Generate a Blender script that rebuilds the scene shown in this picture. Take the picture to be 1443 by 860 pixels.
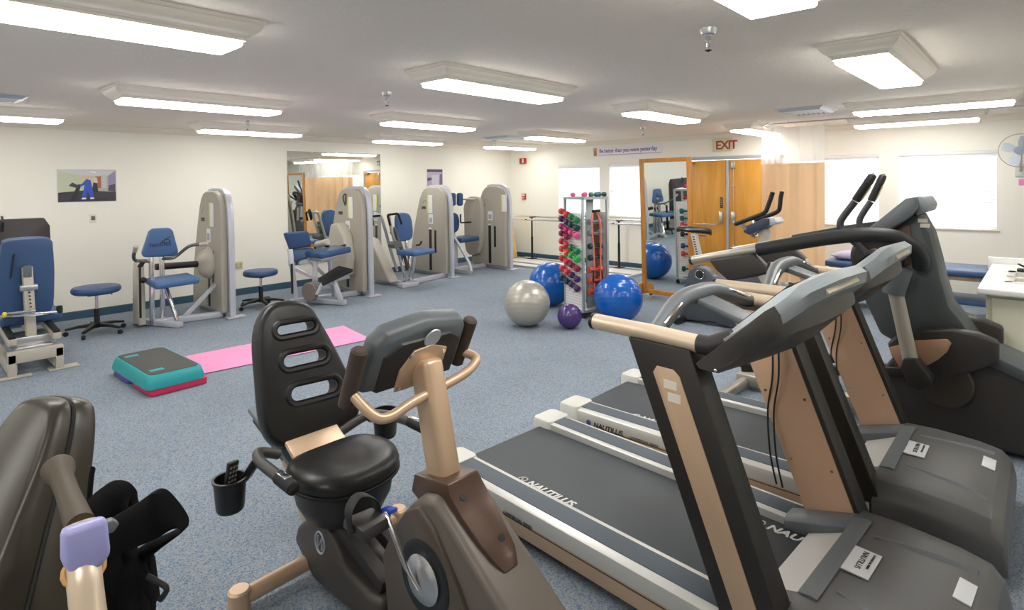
import bpy, bmesh, math, random
from mathutils import Vector, Matrix, Euler
for o in list(bpy.data.objects): bpy.data.objects.remove(o, do_unlink=True)
SC = bpy.context.scene
COL = SC.collection
random.seed(7)
PI = math.pi
# ------------------------------------------------------------------ camera
FPX, CX, CY, W, H = 816.2, 721.5, 268.92, 1443.0, 860.0
PITCH, ROLL, YAW, CAMH = 0.013845, -0.011029, 0.744109, 1.6448
_fw = Vector((math.cos(YAW), math.sin(YAW), 0)); _rt = Vector((math.sin(YAW), -math.cos(YAW), 0)); _up = Vector((0, 0, 1))
FW = _fw*math.cos(PITCH) - _up*math.sin(PITCH); _u2 = _up*math.cos(PITCH) + _fw*math.sin(PITCH)
RT = _rt*math.cos(ROLL) + _u2*math.sin(ROLL); UP = _u2*math.cos(ROLL) - _rt*math.sin(ROLL)
CAM = Vector((0, 0, CAMH))
cd = bpy.data.cameras.new('camera'); co = bpy.data.objects.new('camera', cd); COL.objects.link(co)
cd.sensor_fit = 'HORIZONTAL'; cd.sensor_width = 36.0; cd.lens = 36.0*FPX/W
cd.shift_x = 0.0; cd.shift_y = -(H/2 - CY)/W; cd.clip_start = 0.05; cd.clip_end = 100
mw = Matrix.Identity(4)
for i in range(3):
    mw[i][0] = RT[i]; mw[i][1] = UP[i]; mw[i][2] = -FW[i]; mw[i][3] = CAM[i]
co.matrix_world = mw
SC.camera = co
# ------------------------------------------------------------------ world, daylight and exposure
EXPOSURE = 0.68
LAMP = 14.0
SKY = 8.0
wd = bpy.data.worlds.new('world'); SC.world = wd; wd.use_nodes = True
bg = wd.node_tree.nodes['Background']; bg.inputs[0].default_value = (0.93, 0.97, 1.0, 1); bg.inputs[1].default_value = SKY
vs = SC.view_settings
vs.view_transform = 'Standard'; vs.look = 'None'; vs.gamma = 1.0; vs.exposure = EXPOSURE; vs.use_curve_mapping = False
# ------------------------------------------------------------------ pixel to point (distance always from a plane the thing touches)
def _ray(u, v): return FW + RT*((u-CX)/FPX) - UP*((v-CY)/FPX)
def PZ(u, v, z=0.0): d = _ray(u, v); return CAM + d*((z-CAMH)/d.z)
def PX(u, v, x): d = _ray(u, v); return CAM + d*(x/d.x)
def PY(u, v, y): d = _ray(u, v); return CAM + d*(y/d.y)
# ------------------------------------------------------------------ materials
def lin(c): return tuple((x/12.92 if x <= 0.04045 else ((x+0.055)/1.055)**2.4) for x in c)
def rgb(r, g, b): return lin((r/255, g/255, b/255))
MATS = {}
def mat(name, col, rough=0.5, metal=0.0, bump=0.0, bscale=200.0, var=0.0, vscale=8.0, emis=None, alpha=None, trans=0.0, coat=0.0, spec=None):
    if name in MATS: return MATS[name]
    m = bpy.data.materials.new(name); m.use_nodes = True; nt = m.node_tree; b = nt.nodes['Principled BSDF']
    c = tuple(col) + (1,)
    b.inputs['Base Color'].default_value = c; b.inputs['Roughness'].default_value = rough; b.inputs['Metallic'].default_value = metal
    if coat: b.inputs['Coat Weight'].default_value = coat
    if spec is not None: b.inputs['Specular IOR Level'].default_value = spec
    if trans: b.inputs['Transmission Weight'].default_value = trans
    if emis: b.inputs['Emission Color'].default_value = tuple(emis[:3])+(1,); b.inputs['Emission Strength'].default_value = emis[3]
    if bump or var:
        tc = nt.nodes.new('ShaderNodeTexCoord')
    if var:
        n = nt.nodes.new('ShaderNodeTexNoise'); n.inputs['Scale'].default_value = vscale; n.inputs['Detail'].default_value = 5
        nt.links.new(tc.outputs['Object'], n.inputs['Vector'])
        mx = nt.nodes.new('ShaderNodeMix'); mx.data_type = 'RGBA'
        mx.inputs['A'].default_value = tuple(x*(1-var) for x in col)+(1,); mx.inputs['B'].default_value = tuple(min(1, x*(1+var)) for x in col)+(1,)
        nt.links.new(n.outputs['Fac'], mx.inputs['Factor']); nt.links.new(mx.outputs['Result'], b.inputs['Base Color'])
    if bump:
        n2 = nt.nodes.new('ShaderNodeTexNoise'); n2.inputs['Scale'].default_value = bscale; n2.inputs['Detail'].default_value = 3
        nt.links.new(tc.outputs['Object'], n2.inputs['Vector'])
        bp = nt.nodes.new('ShaderNodeBump'); bp.inputs['Strength'].default_value = bump; bp.inputs['Distance'].default_value = 0.01
        nt.links.new(n2.outputs['Fac'], bp.inputs['Height']); nt.links.new(bp.outputs['Normal'], b.inputs['Normal'])
    MATS[name] = m
    return m
def carpet_mat():
    m = bpy.data.materials.new('carpet'); m.use_nodes = True; nt = m.node_tree; b = nt.nodes['Principled BSDF']
    b.inputs['Roughness'].default_value = 0.95; b.inputs['Specular IOR Level'].default_value = 0.1
    tc = nt.nodes.new('ShaderNodeTexCoord')
    n = nt.nodes.new('ShaderNodeTexNoise'); n.inputs['Scale'].default_value = 135; n.inputs['Detail'].default_value = 4; n.inputs['Roughness'].default_value = 0.75
    nt.links.new(tc.outputs['Object'], n.inputs['Vector'])
    r = nt.nodes.new('ShaderNodeValToRGB'); e = r.color_ramp.elements
    e[0].position = 0.30; e[0].color = rgb(78, 90, 106)+(1,); e[1].position = 0.72; e[1].color = rgb(206, 204, 198)+(1,)
    for p, c in ((0.42, rgb(104, 124, 146)), (0.5, rgb(132, 150, 168)), (0.57, rgb(168, 160, 152)), (0.63, rgb(138, 155, 172))):
        q = e.new(p); q.color = c+(1,)
    nt.links.new(n.outputs['Fac'], r.inputs['Fac'])
    n3 = nt.nodes.new('ShaderNodeTexNoise'); n3.inputs['Scale'].default_value = 0.9; n3.inputs['Detail'].default_value = 3
    nt.links.new(tc.outputs['Object'], n3.inputs['Vector'])
    mr = nt.nodes.new('ShaderNodeMapRange'); mr.inputs['From Min'].default_value = 0.3; mr.inputs['From Max'].default_value = 0.7; mr.inputs['To Min'].default_value = 0.9; mr.inputs['To Max'].default_value = 1.08
    nt.links.new(n3.outputs['Fac'], mr.inputs['Value'])
    mx = nt.nodes.new('ShaderNodeMix'); mx.data_type = 'RGBA'; mx.blend_type = 'MULTIPLY'; mx.inputs['Factor'].default_value = 1
    nt.links.new(r.outputs['Color'], mx.inputs['A']); nt.links.new(mr.outputs['Result'], mx.inputs['B']); nt.links.new(mx.outputs['Result'], b.inputs['Base Color'])
    bp = nt.nodes.new('ShaderNodeBump'); bp.inputs['Strength'].default_value = 0.5; bp.inputs['Distance'].default_value = 0.006
    nt.links.new(n.outputs['Fac'], bp.inputs['Height']); nt.links.new(bp.outputs['Normal'], b.inputs['Normal'])
    return m
def wood_mat(name, c0, c1, scale=(1.2, 9, 0.6), rough=0.4):
    m = bpy.data.materials.new(name); m.use_nodes = True; nt = m.node_tree; b = nt.nodes['Principled BSDF']; b.inputs['Roughness'].default_value = rough
    tc = nt.nodes.new('ShaderNodeTexCoord'); mp = nt.nodes.new('ShaderNodeMapping'); mp.inputs['Scale'].default_value = scale
    n = nt.nodes.new('ShaderNodeTexNoise'); n.inputs['Scale'].default_value = 3; n.inputs['Detail'].default_value = 6; n.inputs['Distortion'].default_value = 0.8
    nt.links.new(tc.outputs['Object'], mp.inputs['Vector']); nt.links.new(mp.outputs['Vector'], n.inputs['Vector'])
    r = nt.nodes.new('ShaderNodeValToRGB'); r.color_ramp.elements[0].position = 0.3; r.color_ramp.elements[0].color = c0+(1,); r.color_ramp.elements[1].position = 0.7; r.color_ramp.elements[1].color = c1+(1,)
    nt.links.new(n.outputs['Fac'], r.inputs['Fac']); nt.links.new(r.outputs['Color'], b.inputs['Base Color'])
    return m
def vcol_mat(name, rough=0.4):
    m = bpy.data.materials.new(name); m.use_nodes = True; nt = m.node_tree; b = nt.nodes['Principled BSDF']; b.inputs['Roughness'].default_value = rough
    a = nt.nodes.new('ShaderNodeVertexColor'); a.layer_name = 'Col'
    nt.links.new(a.outputs['Color'], b.inputs['Base Color'])
    return m
def lamp_mat(name, strength, col=(1, 0.97, 0.92)):
    m = bpy.data.materials.new(name); m.use_nodes = True; nt = m.node_tree; nt.nodes.remove(nt.nodes['Principled BSDF'])
    e = nt.nodes.new('ShaderNodeEmission'); e.inputs[0].default_value = col+(1,); e.inputs[1].default_value = strength
    nt.links.new(e.outputs[0], nt.nodes['Material Output'].inputs[0])
    return m
def sheer_mat(name, col, opacity, translucency=0.5):
    m = bpy.data.materials.new(name); m.use_nodes = True; nt = m.node_tree; nt.nodes.remove(nt.nodes['Principled BSDF'])
    d = nt.nodes.new('ShaderNodeBsdfDiffuse'); d.inputs[0].default_value = col+(1,)
    t = nt.nodes.new('ShaderNodeBsdfTranslucent'); t.inputs[0].default_value = col+(1,)
    x = nt.nodes.new('ShaderNodeMixShader'); x.inputs[0].default_value = translucency
    nt.links.new(d.outputs[0], x.inputs[1]); nt.links.new(t.outputs[0], x.inputs[2])
    out = x
    if opacity < 1:
        tr = nt.nodes.new('ShaderNodeBsdfTransparent'); y = nt.nodes.new('ShaderNodeMixShader'); y.inputs[0].default_value = opacity
        nt.links.new(tr.outputs[0], y.inputs[1]); nt.links.new(x.outputs[0], y.inputs[2]); out = y
    nt.links.new(out.outputs[0], nt.nodes['Material Output'].inputs[0])
    return m
def glass_pane_mat():
    m = bpy.data.materials.new('window_glass'); m.use_nodes = True; nt = m.node_tree; nt.nodes.remove(nt.nodes['Principled BSDF'])
    t = nt.nodes.new('ShaderNodeBsdfTransparent'); g = nt.nodes.new('ShaderNodeBsdfGlossy'); g.inputs['Roughness'].default_value = 0.02
    x = nt.nodes.new('ShaderNodeMixShader'); x.inputs[0].default_value = 0.06
    nt.links.new(t.outputs[0], x.inputs[1]); nt.links.new(g.outputs[0], x.inputs[2]); nt.links.new(x.outputs[0], nt.nodes['Material Output'].inputs[0])
    return m
M = dict(
 carpet=carpet_mat(),
 wall=mat('cream_wall_paint', rgb(246, 244, 234), 0.85, bump=0.08, bscale=90, var=0.012, vscale=2),
 ceil=mat('ceiling_texture', rgb(240, 230, 218), 0.9, bump=0.55, bscale=38, var=0.03, vscale=20),
 crown=mat('crown_paint', rgb(238, 230, 216), 0.5),
 base=mat('teal_navy_vinyl', rgb(54, 84, 106), 0.5),
 white=mat('white_paint', rgb(240, 240, 238), 0.45),
 fixture=mat('fixture_white', rgb(248, 240, 228), 0.45),
 lamp=lamp_mat('lamp_diffuser', LAMP),
 lamp_dim=lamp_mat('lamp_diffuser_dimmed', LAMP*0.68),  # same lamp with lowered strength, keeps nearby walls from blowing out
 slat=sheer_mat('blind_slat', (0.88, 0.88, 0.88), 1.0, 0.13),
 glass=glass_pane_mat(),
 mirror=mat('mirror_silver', (0.88, 0.92, 0.90), 0.01, 1.0),
 chrome=mat('chrome', (0.75, 0.76, 0.78), 0.15, 1.0),
 steel=mat('brushed_steel', (0.62, 0.62, 0.63), 0.35, 1.0),
 silverp=mat('silver_paint', rgb(196, 200, 210), 0.35, 0.3),
 shroud=mat('shroud_grey', rgb(172, 166, 154), 0.45, bump=0.03),
 shroud2=mat('shroud_light', rgb(186, 180, 168), 0.4),
 blackp=mat('black_plastic', rgb(26, 26, 28), 0.42),
 blackr=mat('black_rubber', rgb(20, 20, 21), 0.65),
 vinylb=mat('blue_vinyl', rgb(68, 104, 152), 0.42, bump=0.05, bscale=300),
 vinyln=mat('navy_vinyl', rgb(50, 80, 122), 0.42, bump=0.05, bscale=300),
 vinylk=mat('black_vinyl', rgb(30, 29, 29), 0.36, bump=0.06, bscale=350),
 olive=mat('dark_olive_vinyl', rgb(58, 54, 44), 0.33, bump=0.05, bscale=300),
 tan=mat('champagne_metal', rgb(208, 178, 148), 0.36, 0.3),
 tanlt=mat('champagne_light', rgb(222, 202, 178), 0.34, 0.3),
 copper=mat('copper_panel', rgb(208, 172, 144), 0.42, 0.25),
 char=mat('charcoal_plastic', rgb(66, 62, 60), 0.42, bump=0.04, bscale=500),
 chard=mat('dark_charcoal', rgb(44, 41, 40), 0.45, bump=0.04, bscale=500),
 greyp=mat('slate_grey_plastic', rgb(98, 104, 108), 0.42, bump=0.03, bscale=500),
 greylt=mat('cool_grey_plastic', rgb(138, 146, 150), 0.4),
 upr=mat('upright_black', rgb(40, 36, 34), 0.45),
 hood=mat('hood_grey', rgb(88, 88, 88), 0.4, bump=0.03, bscale=500),
 belt=mat('belt_rubber', rgb(56, 62, 68), 0.5, bump=0.1, bscale=500, var=0.12, vscale=4),
 tread=mat('tread_strip', rgb(78, 88, 98), 0.6),
 railw=mat('rail_aluminium', rgb(206, 206, 202), 0.35, 0.3),
 door=wood_mat('door_veneer', rgb(206, 142, 48), rgb(226, 168, 74), (2.5, 2.5, 0.25)),
 frame=wood_mat('oak_frame', rgb(176, 112, 38), rgb(204, 142, 62), (6, 6, 1.0)),
 dframe=mat('door_frame_paint', rgb(176, 188, 196), 0.5),
 print=vcol_mat('print_ink', 0.35),
 lilac=mat('lilac_plastic', rgb(168, 168, 222), 0.35),
 black_cloth=mat('black_cloth', rgb(18, 17, 19), 0.95, bump=0.3, bscale=400, spec=0.15),
)
# ------------------------------------------------------------------ mesh builder
def raw(r, g, b): return (r/255, g/255, b/255)
def vv(p): return p if isinstance(p, Vector) else Vector(p)
def spline(pts, sub=6, closed=False):
    P = [vv(p) for p in pts]; n = len(P); out = []
    rng = range(n) if closed else range(n-1)
    for i in rng:
        if closed: p0, p1, p2, p3 = P[(i-1) % n], P[i], P[(i+1) % n], P[(i+2) % n]
        else: p0, p1, p2, p3 = P[max(i-1, 0)], P[i], P[i+1], P[min(i+2, n-1)]
        for k in range(sub):
            t = k/sub
            out.append(0.5*((2*p1) + (p2-p0)*t + (2*p0-5*p1+4*p2-p3)*t*t + (3*p1-p0-3*p2+p3)*t*t*t))
    if not closed: out.append(P[-1].copy())
    return out
def fillet(pts, r=0.05, seg=4):
    P = [vv(p) for p in pts]; out = [P[0]]
    for i in range(1, len(P)-1):
        a, b, c = P[i-1], P[i], P[i+1]
        rr = min(r, (a-b).length*0.45, (c-b).length*0.45)
        s = b+(a-b).normalized()*rr; e = b+(c-b).normalized()*rr
        for k in range(seg+1):
            t = k/seg; out.append((1-t)**2*s + 2*t*(1-t)*b + t*t*e)
    out.append(P[-1]); return out
class B:
    def __init__(s): s.bm = bmesh.new(); s.cl = None
    def _merge(s, t, bev=0.0, seg=2, col=None):
        if bev > 0:
            bmesh.ops.remove_doubles(t, verts=t.verts, dist=1e-6)
            ed = [e for e in t.edges if len(e.link_faces) == 2 and e.calc_face_angle(0) > 0.5]
            try: bmesh.ops.bevel(t, geom=ed, offset=bev, segments=seg, profile=0.5, affect='EDGES', clamp_overlap=True)
            except Exception: pass
        if col is not None or s.cl:
            if s.cl is None: s.cl = True
            L = t.loops.layers.color.new('Col')
            for f in t.faces:
                for l in f.loops: l[L] = tuple(col or (1, 1, 1))[:3]+(1,)
        me = bpy.data.meshes.new('tmp'); t.to_mesh(me); t.free(); s.bm.from_mesh(me); bpy.data.meshes.remove(me)
        return s
    def box(s, c, size, rot=None, bev=0.0, seg=2, col=None):
        t = bmesh.new(); bmesh.ops.create_cube(t, size=1)
        m = Matrix.Translation(vv(c))
        if rot is not None: m = m @ (rot.to_4x4() if isinstance(rot, Matrix) else Euler(rot).to_matrix().to_4x4())
        m = m @ Matrix.Diagonal((size[0], size[1], size[2], 1))
        bmesh.ops.transform(t, matrix=m, verts=t.verts)
        return s._merge(t, bev, seg, col)
    def bb(s, x0, x1, y0, y1, z0, z1, bev=0.0, seg=2, col=None):
        return s.box(((x0+x1)/2, (y0+y1)/2, (z0+z1)/2), (abs(x1-x0), abs(y1-y0), abs(z1-z0)), None, bev, seg, col)
    def beam(s, a, b, w, h, up=(0, 0, 1), bev=0.0, seg=2):
        a, b = vv(a), vv(b); d = (b-a); L = d.length; d.normalize(); u = vv(up); sx = u.cross(d)
        if sx.length < 1e-4: sx = Vector((1, 0, 0)).cross(d)
        sx.normalize(); u = d.cross(sx)
        m = Matrix((sx, d, u)).transposed()
        return s.box((a+b)/2, (w, L, h), m, bev, seg)
    def loft(s, rings, cap=True, closed=False, bev=0.0, seg=2, col=None):
        t = bmesh.new(); R = [[t.verts.new(vv(p)) for p in r] for r in rings]; n = len(R[0])
        k = len(R)
        for i in range(k if closed else k-1):
            a, b = R[i], R[(i+1) % k]
            for j in range(n):
                try: t.faces.new((a[j], a[(j+1) % n], b[(j+1) % n], b[j]))
                except ValueError: pass
        if cap and not closed:
            try: t.faces.new(list(reversed(R[0]))); t.faces.new(R[-1])
            except ValueError: pass
        bmesh.ops.recalc_face_normals(t, faces=t.faces)
        return s._merge(t, bev, seg, col)
    def tube(s, pts, r, n=12, cap=True, closed=False, flat=1.0, up=None):
        P = [vv(p) for p in pts]; k = len(P); rr = r if isinstance(r, (list, tuple)) else [r]*k
        rings = []; prev = None
        for i in range(k):
            if closed: d = P[(i+1) % k]-P[(i-1) % k]
            else: d = P[min(i+1, k-1)]-P[max(i-1, 0)]
            if d.length < 1e-9: d = Vector((0, 0, 1))
            d.normalize()
            if up is not None: a = vv(up)-d*vv(up).dot(d)
            elif prev is None:
                a = Vector((0, 0, 1)) if abs(d.z) < 0.9 else Vector((1, 0, 0)); a = a-d*a.dot(d)
            else: a = prev-d*prev.dot(d)
            if a.length < 1e-6: a = Vector((1, 0, 0)).cross(d)
            a.normalize(); prev = a; b = d.cross(a)
            rings.append([P[i]+a*(rr[i]*math.cos(2*PI*j/n))+b*(rr[i]*flat*math.sin(2*PI*j/n)) for j in range(n)])
        return s.loft(rings, cap, closed)
    def cyl(s, a, b, r, r2=None, n=20, bev=0.0):
        return s.tube([a, b], [r, r if r2 is None else r2], n) if bev == 0 else s._cylb(a, b, r, r2, n, bev)
    def _cylb(s, a, b, r, r2, n, bev):
        a, b = vv(a), vv(b); d = (b-a).normalized(); r2 = r if r2 is None else r2
        return s.tube([a, a+d*1e-5, a+d*bev, b-d*bev, b-d*1e-5, b], [max(r-bev, 1e-4), r-bev*0.999, r, r2, r2-bev*0.999, max(r2-bev, 1e-4)], n)
    def prism(s, poly, ax, a, b, bev=0.0, seg=2, col=None):
        def mk(p, w): return {'x': (w, p[0], p[1]), 'y': (p[0], w, p[1]), 'z': (p[0], p[1], w)}[ax]
        return s.loft([[mk(p, a) for p in poly], [mk(p, b) for p in poly]], True, False, bev, seg, col)
    def lathe(s, prof, c=(0, 0, 0), axis=(0, 0, 1), n=24):
        c = vv(c); d = vv(axis).normalized(); a = Vector((0, 0, 1)) if abs(d.z) < 0.9 else Vector((1, 0, 0)); a = (a-d*a.dot(d)).normalized(); b = d.cross(a)
        rings = [[c+d*z+a*(max(r, 1e-5)*math.cos(2*PI*j/n))+b*(max(r, 1e-5)*math.sin(2*PI*j/n)) for j in range(n)] for r, z in prof]
        return s.loft(rings, True)
    def sph(s, c, r, n=24, sc=(1, 1, 1)):
        t = bmesh.new(); bmesh.ops.create_uvsphere(t, u_segments=n, v_segments=max(8, n*2//3), radius=1)
        rr = (r*sc[0], r*sc[1], r*sc[2]); bmesh.ops.transform(t, matrix=Matrix.Translation(vv(c)) @ Matrix.Diagonal((rr[0], rr[1], rr[2], 1)), verts=t.verts)
        return s._merge(t)
    def poly(s, pts, col=None):
        t = bmesh.new(); t.faces.new([t.verts.new(vv(p)) for p in pts]); return s._merge(t, 0, 2, col)
    def xf(s, m): bmesh.ops.transform(s.bm, matrix=m, verts=s.bm.verts); return s
    def subd(s, cuts=1):
        bmesh.ops.remove_doubles(s.bm, verts=s.bm.verts, dist=1e-6)
        return s
FR = {}
def _mesh(name, b, m, smooth=35.0):
    me = bpy.data.meshes.new(name); b.bm.normal_update(); b.bm.to_mesh(me); b.bm.free()
    if m is not None: me.materials.append(m)
    if smooth:
        me.polygons.foreach_set('use_smooth', [True]*len(me.polygons)); me.set_sharp_from_angle(angle=math.radians(smooth))
    me.update(); return me
def tag(o, label=None, cat=None, group=None, kind=None):
    if label: o['label'] = label
    if cat: o['category'] = cat
    if group: o['group'] = group
    if kind: o['kind'] = kind
    return o
def thing(name, label, cat, loc=(0, 0, 0), rz=0.0, group=None, local=False, kind=None):
    o = bpy.data.objects.new(name, None); COL.objects.link(o); o.empty_display_size = 0.1
    o.location = vv(loc); o.rotation_euler = (0, 0, rz); tag(o, label, cat, group, kind)
    FR[o] = None if local else (Matrix.Translation(vv(loc)) @ Matrix.Rotation(rz, 4, 'Z')).inverted()
    return o
def part(name, b, m, parent, label=None, kind=None, smooth=35.0):
    f = FR.get(parent)
    if f is not None: bmesh.ops.transform(b.bm, matrix=f, verts=b.bm.verts)
    o = bpy.data.objects.new(name, _mesh(name, b, m, smooth)); COL.objects.link(o); o.parent = parent; FR[o] = f
    if label: o['label'] = label
    if kind: o['kind'] = kind
    return o
def single(name, b, m, label, cat, group=None, smooth=35.0, kind=None, origin=None):
    vs_ = [v.co for v in b.bm.verts]
    if origin is None:
        lo = Vector((min(v.x for v in vs_), min(v.y for v in vs_), min(v.z for v in vs_))); hi = Vector((max(v.x for v in vs_), max(v.y for v in vs_), max(v.z for v in vs_)))
        origin = Vector(((lo.x+hi.x)/2, (lo.y+hi.y)/2, lo.z))
    f = Matrix.Translation(-vv(origin)); bmesh.ops.transform(b.bm, matrix=f, verts=b.bm.verts)
    o = bpy.data.objects.new(name, _mesh(name, b, m, smooth)); COL.objects.link(o); o.location = vv(origin); FR[o] = f
    return tag(o, label, cat, group, kind)
def struct(name, b, m, smooth=0, label=None, cat=None): 
    return single(name, b, m, label, cat, None, smooth, 'structure')
def copy_tree(o, parent=None):
    c = o.copy(); COL.objects.link(c)
    if parent: c.parent = parent
    for ch in list(o.children): copy_tree(ch, c)
    return c
def dup(root, loc, rz, label, group=None):
    c = copy_tree(root); c.location = vv(loc); c.rotation_euler = (0, 0, rz); c['label'] = label
    if group: c['group'] = group
    return c
def text(body, size, m, parent, origin, xdir, ydir, name='lettering', align='LEFT', extrude=0.0006, shear=0.0, bold=0.0, spacing=1.0, label=None):
    cu = bpy.data.curves.new('t', 'FONT'); cu.body = body; cu.size = size; cu.align_x = align; cu.extrude = extrude; cu.shear = shear; cu.offset = bold; cu.space_character = spacing; cu.resolution_u = 3
    to = bpy.data.objects.new('t', cu); me = bpy.data.meshes.new_from_object(to); bpy.data.objects.remove(to)
    b = B(); b.bm.from_mesh(me); bpy.data.meshes.remove(me)
    x = vv(xdir).normalized(); y = vv(ydir).normalized(); z = x.cross(y)
    mt = Matrix((x, y, z)).transposed().to_4x4(); mt.translation = vv(origin); b.xf(mt)
    return part(name, b, m, parent, label, None, 0)
# ------------------------------------------------------------------ the room
XR, YL, X0, Y0, ZC = 9.609, 8.91, -3.4, -2.8, 2.44
struct('floor', B().bb(X0-.1, XR+.1, Y0-.1, YL+.1, -.1, 0), M['carpet'], label='speckled blue-grey carpet floor', cat='floor')
struct('ceiling', B().bb(X0-.1, XR+.1, Y0-.1, YL+.1, ZC, ZC+.1), M['ceil'], label='textured off-white ceiling', cat='ceiling')
struct('wall_left', B().bb(X0-.1, XR+.1, YL, YL+.12, 0, ZC), M['wall'], label='cream wall behind the weight machines', cat='wall')
struct('wall_back', B().bb(X0-.1, XR+.1, Y0-.12, Y0, 0, ZC), M['wall'], label='cream wall opposite the weight machines', cat='wall')
struct('wall_near', B().bb(X0-.12, X0, Y0, YL, 0, ZC), M['wall'], label='cream wall opposite the windows', cat='wall')
WIN = [(6.475, 7.52), (5.215, 6.265), (1.735, 2.80), (.445, 1.51)]
ZS, ZT = .973, 2.0
DOOR = (3.02, 4.84, 2.035)
DOOR2 = (-1.38, -.36, 2.0)
b = B(); ys = sorted([Y0] + [v for w in WIN for v in w] + [DOOR[0], DOOR[1], DOOR2[0], DOOR2[1]] + [YL])
for a, c in zip(ys[:-1], ys[1:]):
    m_ = (a+c)/2; w = [x for x in WIN if x[0] < m_ < x[1]]
    if w: b.bb(XR, XR+.14, a, c, 0, ZS); b.bb(XR, XR+.14, a, c, ZT, ZC)
    elif DOOR[0] < m_ < DOOR[1]: b.bb(XR, XR+.14, a, c, DOOR[2], ZC)
    elif DOOR2[0] < m_ < DOOR2[1]: b.bb(XR, XR+.14, a, c, DOOR2[2], ZC)
    else: b.bb(XR, XR+.14, a, c, 0, ZC)
struct('wall_right', b, M['wall'], label='cream wall with four blinded windows and double doors', cat='wall')
crown = [(0, 2.44), (-.075, 2.44), (-.075, 2.43), (-.06, 2.425), (-.03, 2.40), (-.016, 2.375), (-.014, 2.365), (0, 2.362)]
struct('trim_1', B().loft([[(x, YL+p[0], p[1]) for p in crown] for x in (X0, XR)]), M['crown'], 30, 'white crown moulding along the weight machine wall', 'moulding')
struct('trim_2', B().loft([[(XR+p[0], y, p[1]) for p in crown] for y in (YL, Y0)]), M['crown'], 30, 'white crown moulding along the window wall', 'moulding')
basep = [(0, 0), (-.014, 0), (-.009, .09), (-.006, .1), (0, .1)]
struct('baseboard_left', B().loft([[(x, YL+p[0], p[1]) for p in basep] for x in (X0, XR)]), M['base'], 0, 'dark teal baseboard along the weight machine wall', 'baseboard')
for i, (a, c) in enumerate([(DOOR[1]+.06, YL-.012), (DOOR2[1]+.08, DOOR[0]-.06)]):
    struct('baseboard_right' if i == 0 else 'baseboard_right.001', B().loft([[(XR+p[0], y, p[1]) for p in basep] for y in (c, a)]), M['base'], 0, ['dark teal baseboard from the corner to the double doors', 'dark teal baseboard between the double doors and the far door'][i], 'baseboard')
# windows with mini blinds
NSL = 27
wl = ['window with white blinds nearest the room corner', 'blinded window half hidden by the wooden standing mirror', 'blinded window beside the beige curtain', 'blinded window beside the wall fan']
slat_me = None
for i, (a, c) in enumerate(WIN):
    w = thing('window_%d' % (i+1), wl[i], 'window', (XR, (a+c)/2, ZS), kind='structure')
    f = B()
    for y in (a+.02, c-.02): f.bb(XR+.05, XR+.1, y-.02, y+.02, ZS, ZT)
    for z in (ZS+.02, ZT-.02, (ZS+ZT)/2): f.bb(XR+.05, XR+.1, a, c, z-.02, z+.02)
    part('window_frame', f, M['white'], w, smooth=0)
    part('pane', B().bb(XR+.07, XR+.075, a+.04, c-.04, ZS+.04, ZT-.04), M['glass'], w, smooth=0)
    part('window_sill', B().bb(XR-.02, XR+.13, a-.02, c+.02, ZS-.02, ZS+.004, .004), M['crown'], w)
    part('reveal_lining', B().bb(XR, XR+.13, a-.0, a+.006, ZS, ZT).bb(XR, XR+.13, c-.006, c, ZS, ZT).bb(XR, XR+.13, a, c, ZT-.006, ZT), M['white'], w, smooth=0)
    part('blind_headrail', B().bb(XR+.004, XR+.045, a+.008, c-.008, ZT-.045, ZT-.008, .003), M['white'], w)
    part('blind_bottom_rail', B().bb(XR+.012, XR+.036, a+.01, c-.01, ZS+.008, ZS+.024, .003), M['white'], w)
    for yy in (a+.13, (a+c)/2, c-.13):
        part('blind_cord', B().cyl((XR+.011, yy, ZS+.02), (XR+.011, yy, ZT-.04), .0012, n=6), M['white'], w)
    for k in range(NSL):
        z = ZS+.04+(ZT-.06-ZS-.04)*k/(NSL-1)
        if slat_me is None:
            s0 = B().loft([[(-.011, y, -.0215), (-.004, y, -.004), (.011, y, .0215), (.0115, y, .0208), (-.003, y, -.005), (-.0105, y, -.0222)] for y in (-.5, .5)])
            slat_me = _mesh('slat', s0, M['slat'], 0)
        s = bpy.data.objects.new('slat', slat_me); COL.objects.link(s); s.parent = w; s.location = (.024, 0, z-ZS); s.scale = (1, (c-a-.02), 1)
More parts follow.
